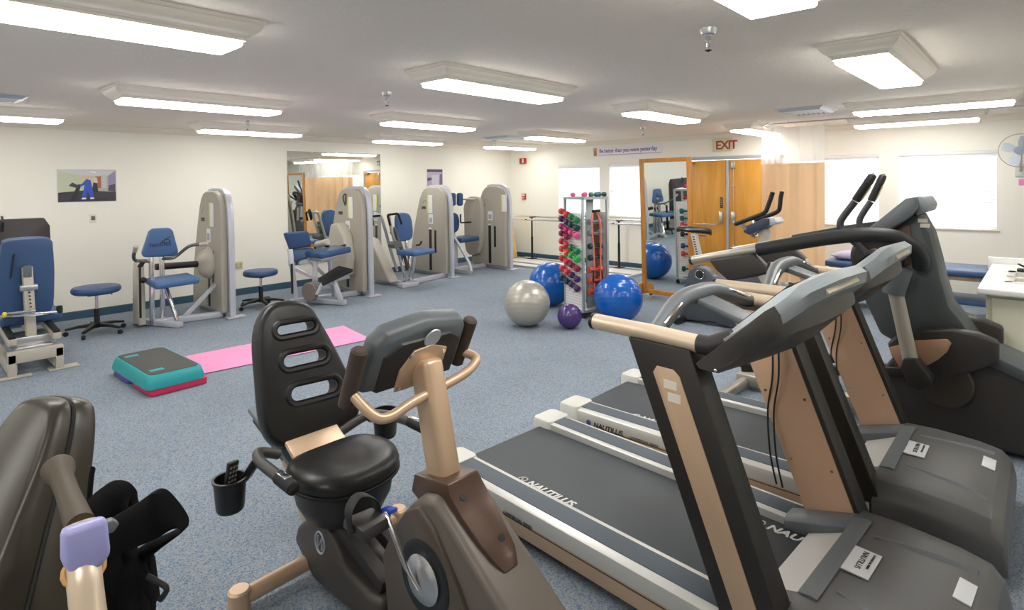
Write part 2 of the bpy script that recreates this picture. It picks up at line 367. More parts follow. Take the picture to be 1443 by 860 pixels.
# double door
d = thing('door_1', 'orange-brown wooden double doors with push bars under exit sign', 'door', (XR, 3.93, 0), kind='structure')
f = B()
for y in (DOOR[0]+.025, DOOR[1]-.025): f.bb(XR-.02, XR+.1, y-.025, y+.025, 0, DOOR[2], .004)
f.bb(XR-.02, XR+.1, DOOR[0], DOOR[1], DOOR[2]-.04, DOOR[2]+.02, .004)
part('door_frame', f, M['dframe'], d)
for k, (a, c) in enumerate(((3.945, 4.785), (3.075, 3.905))):
    lf = part('door_leaf', B().bb(XR+.005, XR+.05, a, c, .01, 1.99, .003), M['door'], d)
    hy = a+.085 if k == 0 else c-.085
    part('latch_case', B().bb(XR-.04, XR+.005, hy-.035, hy+.035, .93, 1.12, .012), M['steel'], lf, 'silver latch case of push bar')
    o2 = c-.06 if k == 0 else a+.06
    part('push_bar', B().tube(fillet([(XR-.03, hy, .97), (XR-.075, hy+(.05 if k == 0 else -.05), .9), (XR-.075, o2, .895), (XR+.0, o2, .895)], .03), .011, 10), M['chrome'], lf)
    if k == 1:
        part('vertical_rod', B().cyl((XR-.012, c-.085, .05), (XR-.012, c-.085, 1.95), .007, n=8), M['steel'], lf)
        part('top_latch', B().bb(XR-.035, XR+.005, c-.12, c-.05, 1.84, 1.96, .01), M['steel'], lf)
        for z in (1.55, .55): part('rod_guide', B().bb(XR-.022, XR+.005, c-.105, c-.065, z-.012, z+.012, .004), M['steel'], lf)
    else:
        part('keypad_lock', B().bb(XR-.012, XR+.005, hy-.018, hy+.018, 1.18, 1.36, .003), M['blackp'], lf)
        for q in range(5): part('keypad_button', B().cyl((XR-.014, hy, 1.21+q*.03), (XR-.011, hy, 1.21+q*.03), .008, n=10), M['steel'], lf)
part('astragal', B().bb(XR-.012, XR+.06, 3.905, 3.945, .01, 1.99, .003), M['dframe'], d, 'pale blue metal strip between door leaves')
part('door_closer', B().bb(XR-.05, XR+.005, 4.5, 4.76, 1.93, 1.985, .006).bb(XR-.05, XR+.005, 3.1, 3.3, 1.93, 1.985, .006), M['frame'], d)
d = thing('door_2', 'wooden framed door with pale green panel on window wall', 'door', (XR, -.87, 0), kind='structure')
f = B()
for y in (DOOR2[0]+.04, DOOR2[1]-.04): f.bb(XR-.03, XR+.08, y-.04, y+.04, 0, DOOR2[2], .004)
f.bb(XR-.03, XR+.08, DOOR2[0], DOOR2[1], DOOR2[2]-.08, DOOR2[2]+.01, .004)
part('door_frame', f, M['frame'], d)
part('door_leaf', B().bb(XR+.0, XR+.04, DOOR2[0]+.08, DOOR2[1]-.08, .01, DOOR2[2]-.08, .003), mat('mint_panel', rgb(196, 222, 206), .4), d, 'pale mint green door panel')
part('door_knob', B().lathe([(0, 0), (.012, .0), (.012, .03), (.028, .04), (.03, .055), (.02, .068), (0, .07)], (XR, -1.24, 1.0), (-1, 0, 0), 16), M['chrome'], d)
# ------------------------------------------------------------------ ceiling lights
def light_proto(L, Wd):
    root = thing('ceiling_light', 'x', 'light', (0, 0, ZC), 0, 'boxed fluorescent ceiling lights', True)
    f = B(); prof = [(0, 0), (0, -.016), (.012, -.02), (.014, -.03), (.022, -.045), (.040, -.062), (.056, -.07), (.06, -.078), (.072, -.082), (.072, -.094), (.084, -.094), (.084, -.07), (.084, 0)]
    f.loft([[(sx*(L/2-i), sy*(Wd/2-i), z) for sx, sy in ((-1, -1), (1, -1), (1, 1), (-1, 1))] for i, z in prof], cap=False)
    part('light_frame', f, M['fixture'], root, smooth=25)
    part('diffuser', B().loft([[(sx*(L/2-i), sy*(Wd/2-i), z) for sx, sy in ((-1, -1), (1, -1), (1, 1), (-1, 1))] for i, z in ((.085, -.05), (.085, -.112), (.092, -.122), (.11, -.126))]), M['lamp'], root, smooth=0)
    return root
LP = light_proto(1.44, .43); _used = [False]
def clight(x, y, ang, label):
    c = LP
    if not _used[0]:
        _used[0] = True; LP.location = (x, y, ZC); LP.rotation_euler = (0, 0, ang); LP['label'] = label
    else: c = dup(LP, (x, y, ZC), ang, label, 'boxed fluorescent ceiling lights')
    if y > 7.3 or x > 8.4:      # fittings next to the walls are dimmed so the walls don't wash out
        for q in c.children:
            if q.name.startswith('diffuser'): q.material_slots[0].link = 'OBJECT'; q.material_slots[0].material = M['lamp_dim']
for x0, y0, lb in [(-.16, 2.78, 'large ceiling light cut off at the top left of the photo'), (1.21, 5.23, 'long ceiling light above the stool and wall photo'),
   (2.49, 2.87, 'ceiling light in the middle, above the recumbent bike'), (2.62, 7.55, 'ceiling light close to the wall, left of wall mirror, with sprinkler before it'),
   (-.08, 7.38, 'ceiling light at the left edge of the photo beside the vent'), (3.8, 5.28, 'ceiling light behind the sprinkler, above the wall mirror'),
   (5.3, 7.68, 'ceiling light close to the wall, just right of wall mirror'), (7.85, 7.7, 'ceiling light in the room corner behind a small vent'),
   (6.69, 5.62, 'ceiling light above the red fire alarm'), (5.08, 2.86, 'ceiling light above the lettered banner'), (7.97, 2.9, 'ceiling light right of the exit sign, touching the curtain'),
   (3.73, .57, 'wide ceiling light at the upper right, above the elliptical trainer'), (1.13, .57, 'ceiling light cut off by the top edge of the photo')]:
    clight(x0+.72, y0+.215, 0, lb)
clight(7.06, .85, PI/2, 'long ceiling light across the upper right, nearer of two'); clight(8.82, 1.22, PI/2, 'long ceiling light over the windows, farther of two')
for k, (x, y) in enumerate(((-1.8, 5.4), (-1.9, 3.0), (-2.0, 7.6), (-1.0, .78), (4.45, -1.5))): clight(x, y, 0, ['added unseen ceiling light far left in the middle row', 'added unseen ceiling light far left in the row over the bikes', 'added unseen ceiling light far left near the machine wall', 'added unseen ceiling light behind the camera', 'added unseen ceiling light in front of the treadmills, far right'][k])  # unseen fittings added along the grid to help light the room
# sprinklers
def sprinkler(u, v, label, s=1.0):
    p = PZ(u, v, ZC); r = thing('fire_sprinkler', label, 'sprinkler', p, 0, 'ceiling sprinklers', True)
    part('escutcheon', B().lathe([(.045, 0), (.045, -.004), (.036, -.03), (.024, -.036), (.0, -.036)], n=20), M['steel'], r)
    part('nozzle', B().lathe([(.014, -.036), (.014, -.06), (.009, -.065), (.009, -.075), (0, -.075)], n=12).tube([(.014, 0, -.06), (.018, 0, -.085), (.004, 0, -.115)], .0035, 6).tube([(-.014, 0, -.06), (-.018, 0, -.085), (-.004, 0, -.115)], .0035, 6), M['chrome'], r)
    part('deflector', B().lathe([(0, -.112), (.016, -.113), (.018, -.117), (.006, -.12), (0, -.125)], n=14), M['blackp'], r)
for u, v, l in [(545, 130, 'sprinkler hanging beside the light above the wall mirror'), (998, 40, 'largest sprinkler, hanging near the top of the photo'), (349, 169, 'sprinkler in front of the light by the wall'), (906, 179, 'small sprinkler above the lettered banner'), (697, 197, 'sprinkler beside the vent in the room corner')]: sprinkler(u, v, l)
# air vents
def vent(x, y, sx, sy, label, drop=.035):
    r = thing('air_vent', label, 'vent', (x, y, ZC), 0, 'ceiling air vents', True)
    part('vent_frame', B().loft([[(a*(sx/2-i), c*(sy/2-i), z) for a, c in ((-1, -1), (1, -1), (1, 1), (-1, 1))] for i, z in ((0, 0), (0, -.008), (.02, -.012), (.05, -drop), (.07, -drop), (.07, -.01), (.07, 0))], False), M['silverp'], r, smooth=25)
    part('duct_opening', B().bb(-sx/2+.07, sx/2-.07, -sy/2+.07, sy/2-.07, -.004, 0), M['blackp'], r)
    n = 7
    for k in range(n):
        yy = -sy/2+.09+(sy-.18)*k/(n-1)
        part('louver', B().box((0, yy, -.02), (sx-.14, .004, .035), (.6, 0, 0)), M['white'], r, smooth=0)
vent(.62, 6.62, .5, .42, 'white louvred air vent at the left edge of ceiling'); vent(7.35, 6.88, .6, .6, 'grey air vent in the room corner'); vent(7.13, 2.0, .62, .5, 'grey air vent beside the curtain track')
# ------------------------------------------------------------------ on the walls
r = thing('wall_mirror', 'tall frameless mirror fixed to the wall behind weight machines', 'mirror', (5.26, YL, .35))
part('mirror_glass', B().bb(4.381, 6.137, YL-.008, YL-.002, .35, 2.19), M['mirror'], r, smooth=0)
part('glass_edge', B().bb(4.378, 4.381, YL-.009, YL-.001, .35, 2.19).bb(6.137, 6.14, YL-.009, YL-.001, .35, 2.19).bb(4.378, 6.14, YL-.009, YL-.001, 2.19, 2.193), mat('glass_edge', rgb(170, 200, 188), .2), r, smooth=0)
for x in (4.8, 5.26, 5.7): part('mirror_clip', B().bb(x-.012, x+.012, YL-.013, YL-.001, 2.18, 2.205, .002), M['chrome'], r)
def flat_print(name, label, x0, x1, z0, z1, shapes, bg):
    r = thing(name, label, 'poster', ((x0+x1)/2, YL, z0))
    part('sheet', B().bb(x0, x1, YL-.004, YL-.001, z0, z1), mat('photo_paper', rgb(236, 236, 240), .4), r, smooth=0)
    b = B(); n = 0
    for col, pts in [(bg, [(0.015, .02), (.985, .02), (.985, .98), (.015, .98)])] + shapes:
        n += 1
        b.poly([(x0+(x1-x0)*p[0], YL-.004-.00012*n, z0+(z1-z0)*p[1]) for p in pts], raw(*col))
    part('print', b, M['print'], r, smooth=0)
flat_print('wall_photo', 'photo print of a person in blue on a treadmill', 1.441, 2.068, 1.457, 1.877, [
  ((196, 204, 176), [(.02, .3), (.45, .34), (.45, .8), (.02, .93)]), ((205, 208, 214), [(.02, .93), (.45, .8), (.9, .8), (.98, .96), (.02, .97)]), ((150, 142, 176), [(.85, .3), (.98, .26), (.98, .96), (.85, .8)]),
  ((214, 196, 160), [(.45, .4), (.7, .4), (.7, .8), (.45, .8)]), ((172, 106, 66), [(.63, .42), (.73, .42), (.73, .78), (.63, .78)]), ((196, 200, 196), [(.73, .42), (.82, .42), (.82, .84), (.73, .84)]),
  ((58, 54, 66), [(.02, .02), (.98, .02), (.98, .3), (.45, .36), (.02, .3)]), ((40, 40, 48), [(.2, .04), (.34, .54), (.4, .54), (.3, .04)]), ((62, 62, 70), [(.19, .5), (.33, .42), (.36, .5), (.25, .6)]),
  ((48, 46, 52), [(.3, .05), (.8, .05), (.84, .12), (.36, .12)]), ((82, 78, 92), [(.84, .35), (.97, .3), (.97, .55), (.86, .5)]), ((44, 42, 50), [(.56, .3), (.68, .3), (.66, .56), (.6, .6)]), ((210, 214, 214), [(.6, .6), (.67, .58), (.66, .74), (.6, .74)]), ((36, 34, 40), [(.04, .26), (.13, .26), (.13, .3), (.04, .3)]),
  ((44, 86, 196), [(.4, .14), (.47, .14), (.5, .34), (.54, .14), (.6, .14), (.57, .5), (.55, .66), (.48, .7), (.43, .6), (.37, .5), (.38, .46), (.45, .52)]),
  ((224, 196, 150), [(.42, .68), (.47, .68), (.48, .8), (.44, .83), (.41, .78)]), ((238, 238, 240), [(.39, .09), (.47, .09), (.47, .14), (.41, .14)]), ((238, 238, 240), [(.54, .09), (.61, .1), (.6, .14), (.54, .14)]), ((250, 250, 250), [(.55, .92), (.63, .88), (.65, .9), (.58, .94)])], (178, 178, 170))
flat_print('wall_photo', 'small purplish photo print above a weight machine', 7.214, 7.625, 1.5, 1.936, [
  ((176, 160, 186), [(.02, .02), (.98, .02), (.98, .5), (.02, .5)]), ((78, 66, 92), [(.02, .86), (.98, .86), (.98, .98), (.02, .98)]), ((208, 204, 216), [(.3, .3), (.75, .25), (.75, .75), (.3, .7)]), ((92, 76, 104), [(.04, .45), (.3, .5), (.3, .6), (.04, .6)]), ((122, 104, 136), [(.78, .05), (.96, .05), (.96, .8), (.8, .75)])], (190, 178, 200))
def wallplate(name, label, cat, c, n, s, m, extra=None):
    return None
# thermostat, outlet
c = PY(131, 308, YL); r = thing('thermostat', 'small beige thermostat on the wall under the treadmill photo', 'thermostat', (c.x, YL, c.z-.05))
part('backplate', B().bb(c.x-.036, c.x+.036, YL-.006, YL, c.z-.058, c.z+.058, .003), M['crown'], r); part('display', B().bb(c.x-.02, c.x+.02, YL-.012, YL-.004, c.z-.02, c.z+.03, .002), M['greyp'], r)
c = PY(336, 374, YL); r = thing('wall_outlet', 'beige outlet plate low on the wall by the blue stool', 'outlet', (c.x, YL, c.z-.06))
part('cover_plate', B().bb(c.x-.06, c.x+.06, YL-.006, YL, c.z-.058, c.z+.058, .003), mat('almond_plastic', rgb(206, 204, 166), .45), r)
for dx in (-.03, .03):
    for dz in (-.02, .02): part('socket', B().bb(c.x+dx-.016, c.x+dx+.016, YL-.008, YL-.004, c.z+dz-.014, c.z+dz+.014, .004), mat('almond_dark', rgb(176, 172, 136), .45), r)
# fire alarm devices on the window wall
red = mat('alarm_red', rgb(176, 34, 30), .4)
c = PX(738, 227, XR); r = thing('fire_alarm', 'red fire alarm strobe high on the wall by the corner', 'alarm', (XR, c.y, c.z-.06))
part('housing', B().bb(XR-.05, XR, c.y-.085, c.y+.085, c.z-.06, c.z+.06, .006), red, r); part('strobe_lens', B().bb(XR-.07, XR-.045, c.y-.045, c.y-.005, c.z-.05, c.z+.05, .008), mat('strobe_lens', rgb(226, 206, 200), .2), r)
c = PX(739, 277, XR); r = thing('pull_station', 'red fire alarm pull station at mid height by the corner', 'alarm', (XR, c.y, c.z-.06))
part('housing', B().bb(XR-.035, XR, c.y-.055, c.y+.055, c.z-.065, c.z+.065, .005), red, r); part('pull_handle', B().bb(XR-.05, XR-.03, c.y-.035, c.y+.035, c.z-.04, c.z-.02, .003), M['white'], r); part('label_plate', B().bb(XR-.037, XR-.034, c.y-.04, c.y+.04, c.z+.01, c.z+.05), M['crown'], r)
# exit sign
r = thing('exit_sign', 'exit sign with red letters above the double doors', 'sign', (XR, 4.01, 2.14))
part('sign_plate', B().bb(XR-.03, XR, 3.85, 4.17, 2.135, 2.35, .004), mat('exit_face', rgb(206, 216, 180), .4), r)
text('EXIT', .2, red, r, (XR-.0315, 4.115, 2.172), (0, -1, 0), (0, 0, 1), bold=.004, spacing=.86)
# banner
r = thing('banner', 'long white banner with purple lettering above the windows', 'banner', (XR, 5.88, 2.135))
part('sheet', B().bb(XR-.004, XR-.001, 5.112, 6.65, 2.135, 2.335), mat('banner_white', rgb(240, 238, 244), .5), r, smooth=0)
pur = mat('purple_ink', rgb(92, 70, 128), .5)
text('Be better than you were yesterday', .105, pur, r, (XR-.0045, 6.49, 2.215), (0, -1, 0), (0, 0, 1), spacing=.87, bold=.001)
b = B()
for k in range(60): b.bb(XR-.0055, XR-.004, 6.5-.0225*k-.014, 6.5-.0225*k, 2.163, 2.173)
part('dotted_line', b, pur, r, smooth=0)
b = B(); b.poly([(XR-.0046, 6.62, 2.155), (XR-.0046, 6.54, 2.155), (XR-.0046, 6.54, 2.315), (XR-.0046, 6.62, 2.315)], raw(206, 158, 128)); b.poly([(XR-.0048, 6.61, 2.165), (XR-.0048, 6.55, 2.16), (XR-.0048, 6.56, 2.24), (XR-.0048, 6.6, 2.29)], raw(168, 104, 76))
part('picture', b, M['print'], r, smooth=0)
c = PX(1440, 257, XR); single('sticky_note', B().bb(XR-.003, XR-.0005, c.y-.04, c.y+.03, c.z-.04, c.z+.04), mat('pink_paper', rgb(246, 150, 196), .6), 'pink note stuck on the wall under the fan', 'note', smooth=0)
# wall fan
c = PX(1437, 212, 9.35)
r = thing('wall_fan', 'white wall fan with round wire cage at the right edge', 'fan', (XR, c.y, c.z-.3))
cage = B(); R0 = .2
fwh = mat('fan_white', rgb(214, 216, 214), .4)
for a in range(36):
    an = 2*PI*a/36; pts = []
    for k in range(7):
        t = k/6; rr = .05+(R0-.05)*t; x = c.x-.055*math.cos(t*PI/2)
        pts.append((x, c.y+rr*math.cos(an), c.z+rr*math.sin(an)))
    cage.tube(pts, .0011, 5)
part('wire_cage', cage, fwh, r)
for xx in (c.x, ): part('cage_ring', B().tube([(xx, c.y+R0*math.cos(2*PI*k/40), c.z+R0*math.sin(2*PI*k/40)) for k in range(40)], .0045, 8, closed=True), mat('fan_ring', rgb(160, 158, 150), .4), r)
part('hub_cover', B().lathe([(0, -.06), (.05, -.056), (.052, -.05), (.045, -.046), (0, -.046)], (c.x, c.y, c.z), (1, 0, 0), 24), mat('fan_hub', rgb(150, 164, 178), .4), r)
for k in range(4):
    a = k*PI/2+.35; ring = []
    for t, w in ((.03, .02), (.07, .045), (.12, .06), (.165, .055), (.175, .03)):
        ca, sa = math.cos(a), math.sin(a)
        row = []
        for q in (-1, 1): row.append((c.x-.005+q*w*.35, c.y+t*ca-q*w*sa*.9, c.z+t*sa+q*w*ca*.9))
        ring.append([vv(row[0])+Vector((.001, 0, 0)), vv(row[1])+Vector((.001, 0, 0)), vv(row[1])-Vector((.001, 0, 0)), vv(row[0])-Vector((.001, 0, 0))])
    part('fan_blade', B().loft(ring), mat('fan_blade', rgb(196, 208, 222), .3), r)
part('motor', B().cyl((c.x+.03, c.y, c.z), (c.x+.15, c.y, c.z), .055, .05, 20, .01), fwh, r)
part('wall_arm', B().tube(fillet([(c.x+.12, c.y, c.z-.02), (c.x+.15, c.y, c.z-.2), (XR-.01, c.y, c.z-.24)], .05), .02, 10).bb(XR-.02, XR, c.y-.05, c.y+.05, c.z-.32, c.z-.16, .004), fwh, r)
# ------------------------------------------------------------------ curtain and its track
tr = [(9.45, 2.93), (8.6, 2.93), (8.28, 2.86), (8.12, 2.66), (8.1, 2.3), (8.1, .6), (8.1, -.1)]
tp = spline([(x, y, ZC-.045) for x, y in tr], 8)
r = thing('curtain_track', 'ceiling track carrying the beige curtain', 'curtain track', (8.1, 1.5, ZC))
part('rail', B().tube(tp, .009, 8), M['steel'], r)
for q in (2, 20, 30, 38, 46): part('track_hanger', B().cyl(tp[q], (tp[q].x, tp[q].y, ZC), .005, n=8), M['steel'], r)
# cumulative path for cloth
def walk(path, s):
    acc = 0
    for a, c2 in zip(path[:-1], path[1:]):
        L = (c2-a).length
        if acc+L >= s: t = (s-acc)/L; return a+(c2-a)*t, (c2-a).normalized()
        acc += L
    return path[-1], (path[-1]-path[-2]).normalized()
def cloth(s0, s1, z0, z1, folds, amp, n=160, m=6):
    b = B(); grid = []
    for i in range(n+1):
        s = s0+(s1-s0)*i/n; p, d_ = walk(tp, s); nx = Vector((-d_.y, d_.x, 0)); ph = 2*PI*folds*i/n
        row = []
        for j in range(m+1):
            t = j/m; z = z1+(z0-z1)*t; a = amp*(.7+.5*t)*(math.sin(ph+.3*math.sin(3*ph/folds))+.25*math.sin(2.3*ph+1))
            row.append(Vector((p.x, p.y, z))+nx*a)
        grid.append(row)
    t_ = bmesh.new(); V_ = [[t_.verts.new(p) for p in row] for row in grid]
    for i in range(n):
        for j in range(m): t_.faces.new((V_[i][j], V_[i+1][j], V_[i+1][j+1], V_[i][j+1]))
    return b._merge(t_)
r = thing('curtain', 'beige privacy curtain with sheer white mesh top', 'curtain', (8.3, 2.7, .3))
part('fabric', cloth(.15, 2.05, .28, 1.86, 8, .03), sheer_mat('beige_curtain', rgb(240, 206, 166), 1.0, .35), r, smooth=60)
part('mesh_top', cloth(.15, 2.05, 1.86, ZC-.1, 8, .03, 160, 2), sheer_mat('sheer_mesh', (.95, .95, .95), .32, .5), r, 'sheer white mesh band', smooth=60)
for k in range(13):
    p, _ = walk(tp, .2+k*.15); part('curtain_hook', B().tube([(p.x, p.y, ZC-.057), (p.x+.006, p.y, ZC-.075), (p.x, p.y, ZC-.105)], .0028, 6), M['steel'], r)
# ------------------------------------------------------------------ weight machines along the wall
TP = [(0, .06), (0, 1.22), (.015, 1.36), (.05, 1.47), (.12, 1.55), (.22, 1.58), (.47, 1.58), (.57, 1.555), (.65, 1.48), (.71, 1.37), (.79, 1.14), (.9, .78), (.98, .42), (1.0, .25), (1.0, .06)]
def tower(r, xf, yf, k=1.0):
    """weight stack tower: face at x=xf, front edge at y=yf, runs back to the wall"""
    prof = [(yf+d_*k, z) for d_, z in TP]
    sh = part('shroud', B().prism(prof, 'x', xf, xf+.085, .022, 3), M['shroud'], r, 'grey plastic weight stack shroud')
    part('rear_shroud', B().prism([(yf+.06+(y-yf)*.9, .06+(z-.06)*.96) for y, z in prof], 'x', xf+.13, xf+.17, .015, 2), M['shroud'], r)
    pth = [(-.075, .02), (-.075, .5), (-.07, 1.0), (-.055, 1.3), (-.03, 1.44), (.02, 1.54), (.1, 1.6), (.21, 1.62), (.47, 1.62), (.58, 1.6)]
    rings = []
    for i, (d_, z) in enumerate(pth):
        a = pth[max(i-1, 0)]; c_ = pth[min(i+1, len(pth)-1)]; t = Vector((c_[0]-a[0], c_[1]-a[1])).normalized(); n = Vector((-t.y, t.x))
        y, zz = yf+d_*k, z
        rings.append([(xf+.07, y, zz), (xf+.14, y, zz), (xf+.14, y-n.x*.05, zz-n.y*.05), (xf+.07, y-n.x*.05, zz-n.y*.05)])
    part('arch_frame', B().loft(rings, bev=.006), M['silverp'], r, 'silver arched frame post')
    part('foot_plate', B().bb(xf+.02, xf+.24, yf-.14, yf-.02, .003, .02, .003), M['silverp'], r)
    part('base_beam', B().bb(xf+.07, xf+.14, yf, yf+.95, .003, .07, .006), M['silverp'], r)
    part('weight_slot', B().bb(xf-.003, xf+.01, yf+.372, yf+.442, .1, .83, .002), M['blackp'], sh); part('weight_slot', B().bb(xf-.003, xf+.01, yf+.242, yf+.296, .42, .82, .002), M['blackp'], sh)
    part('slot_cap', B().bb(xf-.006, xf+.01, yf+.375, yf+.44, .83, .86, .003), M['white'], sh)
    part('instruction_card', B().bb(xf-.004, xf+.004, yf+.33, yf+.45, .93, 1.1), mat('card_white', rgb(232, 234, 236), .4), sh, smooth=0)
    b = B(); b.bb(xf-.0055, xf-.003, yf+.35, yf+.43, .95, 1.04)
    part('card_print', b, mat('card_grey', rgb(166, 172, 182), .5), sh, smooth=0)
    lp = part('logo_plate', B().bb(xf-.006, xf+.004, yf+.53, yf+.64, 1.19, 1.235, .004), M['blackp'], sh)
    text('NAUTILUS', .02, M['steel'], lp, (xf-.0065, yf+.63, 1.2), (0, -1, 0), (0, 0, 1))
    ring = B().tube([(xf-.002, yf+.5+.16*math.cos(a*PI/18), 1.2+.16*math.sin(a*PI/18)) for a in range(3, 22)], .005, 6)
    part('embossed_arc', ring, M['shroud2'], sh)
    return sh
def cardset(sh, xf, yf, z0=1.14, z1=1.46, y=.4):
    part('training_card', B().bb(xf-.012, xf-.004, yf+y-.07, yf+y+.07, z0, z1), mat('card_white', rgb(232, 234, 236), .4), sh, 'white training card', smooth=0)
    part('card_stripe', B().bb(xf-.0135, xf-.011, yf+y+.035, yf+y+.07, z0, z1), mat('card_yellow', rgb(222, 218, 96), .5), sh, smooth=0)
def pad(c, size, rot=(0, 0, 0), bev=.025): return B().box(c, size, rot, bev, 4)
def tri_pad(poly, y, th, bev=.02): return B().prism(poly, 'y', y, y+th, bev, 3)
GM = M['silverp']
# M1: shoulder machine
r = thing('weight_machine', 'weight machine with upright blue seat and two arm handles', 'exercise machine', (2.45, 7.75, 0), 0, 'weight machines along the wall')
sh = tower(r, 2.82, 7.5); cardset(sh, 2.82, 7.5, 1.13, 1.43, .27)
Q = lambda u, v, y=7.6: PY(u, v, y)
part('seat', pad((2.28, 7.52, .54), (.47, .4, .075), (.06, -.03, 0), .03), M['vinylb'], r)
bp_ = part('backrest', tri_pad([(2.03, .83), (2.37, .81), (2.39, .87), (2.335, 1.12), (2.3, 1.155), (2.12, 1.155), (2.085, 1.12), (2.01, .88)], 7.64, .075), M['vinylb'], r)
text('nautilus', .075, M['blackp'], bp_, (2.08, 7.638, .945), (1, .0, 0), (0, 0, 1)); part('emblem', B().tube(spline([(2.2, 7.638, .99), (2.26, 7.638, 1.02), (2.3, 7.638, 1.0), (2.25, 7.638, .975), (2.22, 7.638, 1.0), (2.3, 7.638, 1.05)], 5), .004, 6), M['blackp'], bp_)
for x in (2.12, 2.23): part('seat_post', B().bb(x-.022, x+.022, 7.7, 7.76, .02, .95, .005), M['chrome'], r)
part('adjuster_rail', B().beam((2.3, 7.45, .08), (2.22, 7.6, .5), .045, .03, bev=.004), M['chrome'], r)
part('base_frame', B().beam((2.15, 7.72, .04), (2.86, 7.6, .04), .09, .07, bev=.006).beam((2.15, 7.75, .04), (2.32, 7.4, .035), .08, .06, bev=.006).beam((2.02, 8.05, .04), (2.16, 7.72, .04), .08, .06, bev=.006), GM, r)
part('brace', B().beam((2.45, 7.66, .07), (2.85, 7.72, .42), .06, .035, bev=.005), GM, r)
for s_, pts in (('L', [(183, 351), (184, 360), (191, 367), (203, 368), (214, 370)]), ('R', [(275, 343), (262, 346), (250, 360), (242, 364), (233, 366)])):
    P_ = [Q(u, v, 7.6) for u, v in pts]
    P_[0] = P_[0]+Vector((0, -.2, 0)); P_[1] = P_[1]+Vector((0, -.12, 0)); P_[-1] = P_[-1]+Vector((0, .12, 0))
    ar = part('lever_arm', B().tube(spline(P_, 5), .019, 10), mat('dark_steel', rgb(112, 112, 116), .35, .5), r)
    d_ = (P_[0]-P_[1]).normalized(); part('handle_grip', B().cyl(P_[0]-d_*.02, P_[0]+d_*.08, .024, n=14, bev=.006), M['shroud2'], ar)
part('pivot_shaft', B().cyl((2.2, 7.86, .68), (2.82, 7.86, .66), .04, n=18), M['blackp'], r)
part('cam_housing', B().sph((2.82, 7.87, .66), 1, 24, (.16, .16, .2)), M['shroud2'], r, 'bulging grey cam cover')
part('side_plate', B().prism([(7.72, .03), (7.98, .03), (7.94, .62), (7.9, .76), (7.82, .8), (7.76, .74)], 'x', 1.98, 2.06, .02, 3), M['shroud2'], r)
part('strap', B().beam(Q(197, 376), Q(198, 448), .05, .012).beam(Q(197, 376), Q(204, 366, 7.7), .05, .012), M['blackr'], r)
part('lever_knob', B().sph(Q(202, 395, 7.58), .035, 14), M['blackr'], r)
# M2: leg machine
r = thing('weight_machine', 'leg machine with blue seat and tilted black foot pad', 'exercise machine', (4.3, 7.5, 0), 0, 'weight machines along the wall')
sh = tower(r, 4.72, 7.32); cardset(sh, 4.72, 7.32, 1.14, 1.46, .3)
part('hook', B().tube(spline([(4.71, 7.75, 1.33), (4.69, 7.78, 1.45), (4.7, 7.72, 1.5), (4.69, 7.7, 1.36)], 5), .009, 8), M['blackp'], sh)
part('backrest', B().loft([[Q(400, 328, 7.5), Q(435, 325, 7.35), Q(440, 347, 7.35), Q(409, 352, 7.5)], [Q(400, 328, 7.5)+Vector((.02, .09, -.01)), Q(435, 325, 7.35)+Vector((.02, .09, -.01)), Q(440, 347, 7.35)+Vector((.02, .09, -.01)), Q(409, 352, 7.5)+Vector((.02, .09, -.01))]], bev=.03, seg=3), M['vinyln'], r)
part('lower_back_pad', B().loft([[Q(408, 352, 7.52), Q(441, 349, 7.36), Q(448, 358, 7.3), Q(412, 371, 7.48)], [Q(408, 352, 7.52)+Vector((.02, .1, -.01)), Q(441, 349, 7.36)+Vector((.02, .1, -.01)), Q(448, 358, 7.3)+Vector((.02, .1, -.03)), Q(412, 371, 7.48)+Vector((.02, .1, -.03))]], bev=.025, seg=3), M['vinyln'], r)
part('seat', pad((4.14, 7.26, .72), (.5, .38, .085), (0, -.08, .1), .03), M['vinyln'], r)
part('seat_tray', B().box((4.14, 7.27, .66), (.44, .3, .045), (0, -.08, .1), .01), M['steel'], r)
part('seat_frame', B().beam((3.78, 7.5, .1), (3.72, 7.52, .78), .07, .06, bev=.006).beam((3.98, 7.4, .06), (4.02, 7.38, .66), .06, .06, bev=.006).beam((4.3, 7.4, .06), (4.2, 7.35, .66), .05, .05, bev=.006), GM, r)
part('cross_struts', B().beam((3.78, 7.5, .5), (4.1, 7.3, .3), .05, .04).beam((3.9, 7.4, .65), (4.3, 7.35, .2), .04, .04).beam((4.05, 7.5, .25), (4.6, 7.5, .3), .05, .05), M['steel'], r)
part('base_frame', B().beam((3.76, 7.62, .04), (4.78, 7.5, .04), .08, .07, bev=.006).beam((4.0, 7.5, .04), (4.25, 7.02, .035), .08, .06, bev=.006), GM, r)
fq = [Q(448, 392, 7.25), Q(456, 399, 7.0), Q(498, 379, 7.0), Q(477, 374, 7.3)]
fp = part('foot_pad', B().loft([fq, [p+Vector((0, .01, -.045)) for p in fq]], bev=.012), M['blackr'], r, 'tilted black foot pad')
part('foot_strut', B().beam(Q(470, 393, 7.1), Q(481, 424, 7.02), .06, .05, bev=.005).beam(Q(455, 398, 7.1), Q(446, 415, 7.15), .05, .04, bev=.005), GM, r)
part('ankle_roller', B().cyl(Q(446, 345, 7.45), Q(462, 341, 7.2), .045, n=18, bev=.012), M['shroud2'], r); part('roller_arm', B().tube([Q(455, 343, 7.35), Q(470, 352, 7.5), (4.72, 7.6, .78)], .02, 10), M['blackp'], r)
part('cam_cover', B().prism([(7.55, .3), (7.95, .28), (8.05, .7), (7.95, 1.05), (7.75, 1.08), (7.58, .9), (7.5, .6)], 'x', 4.56, 4.73, .04, 4), M['shroud2'], r, 'rounded grey cam cover on the shroud')
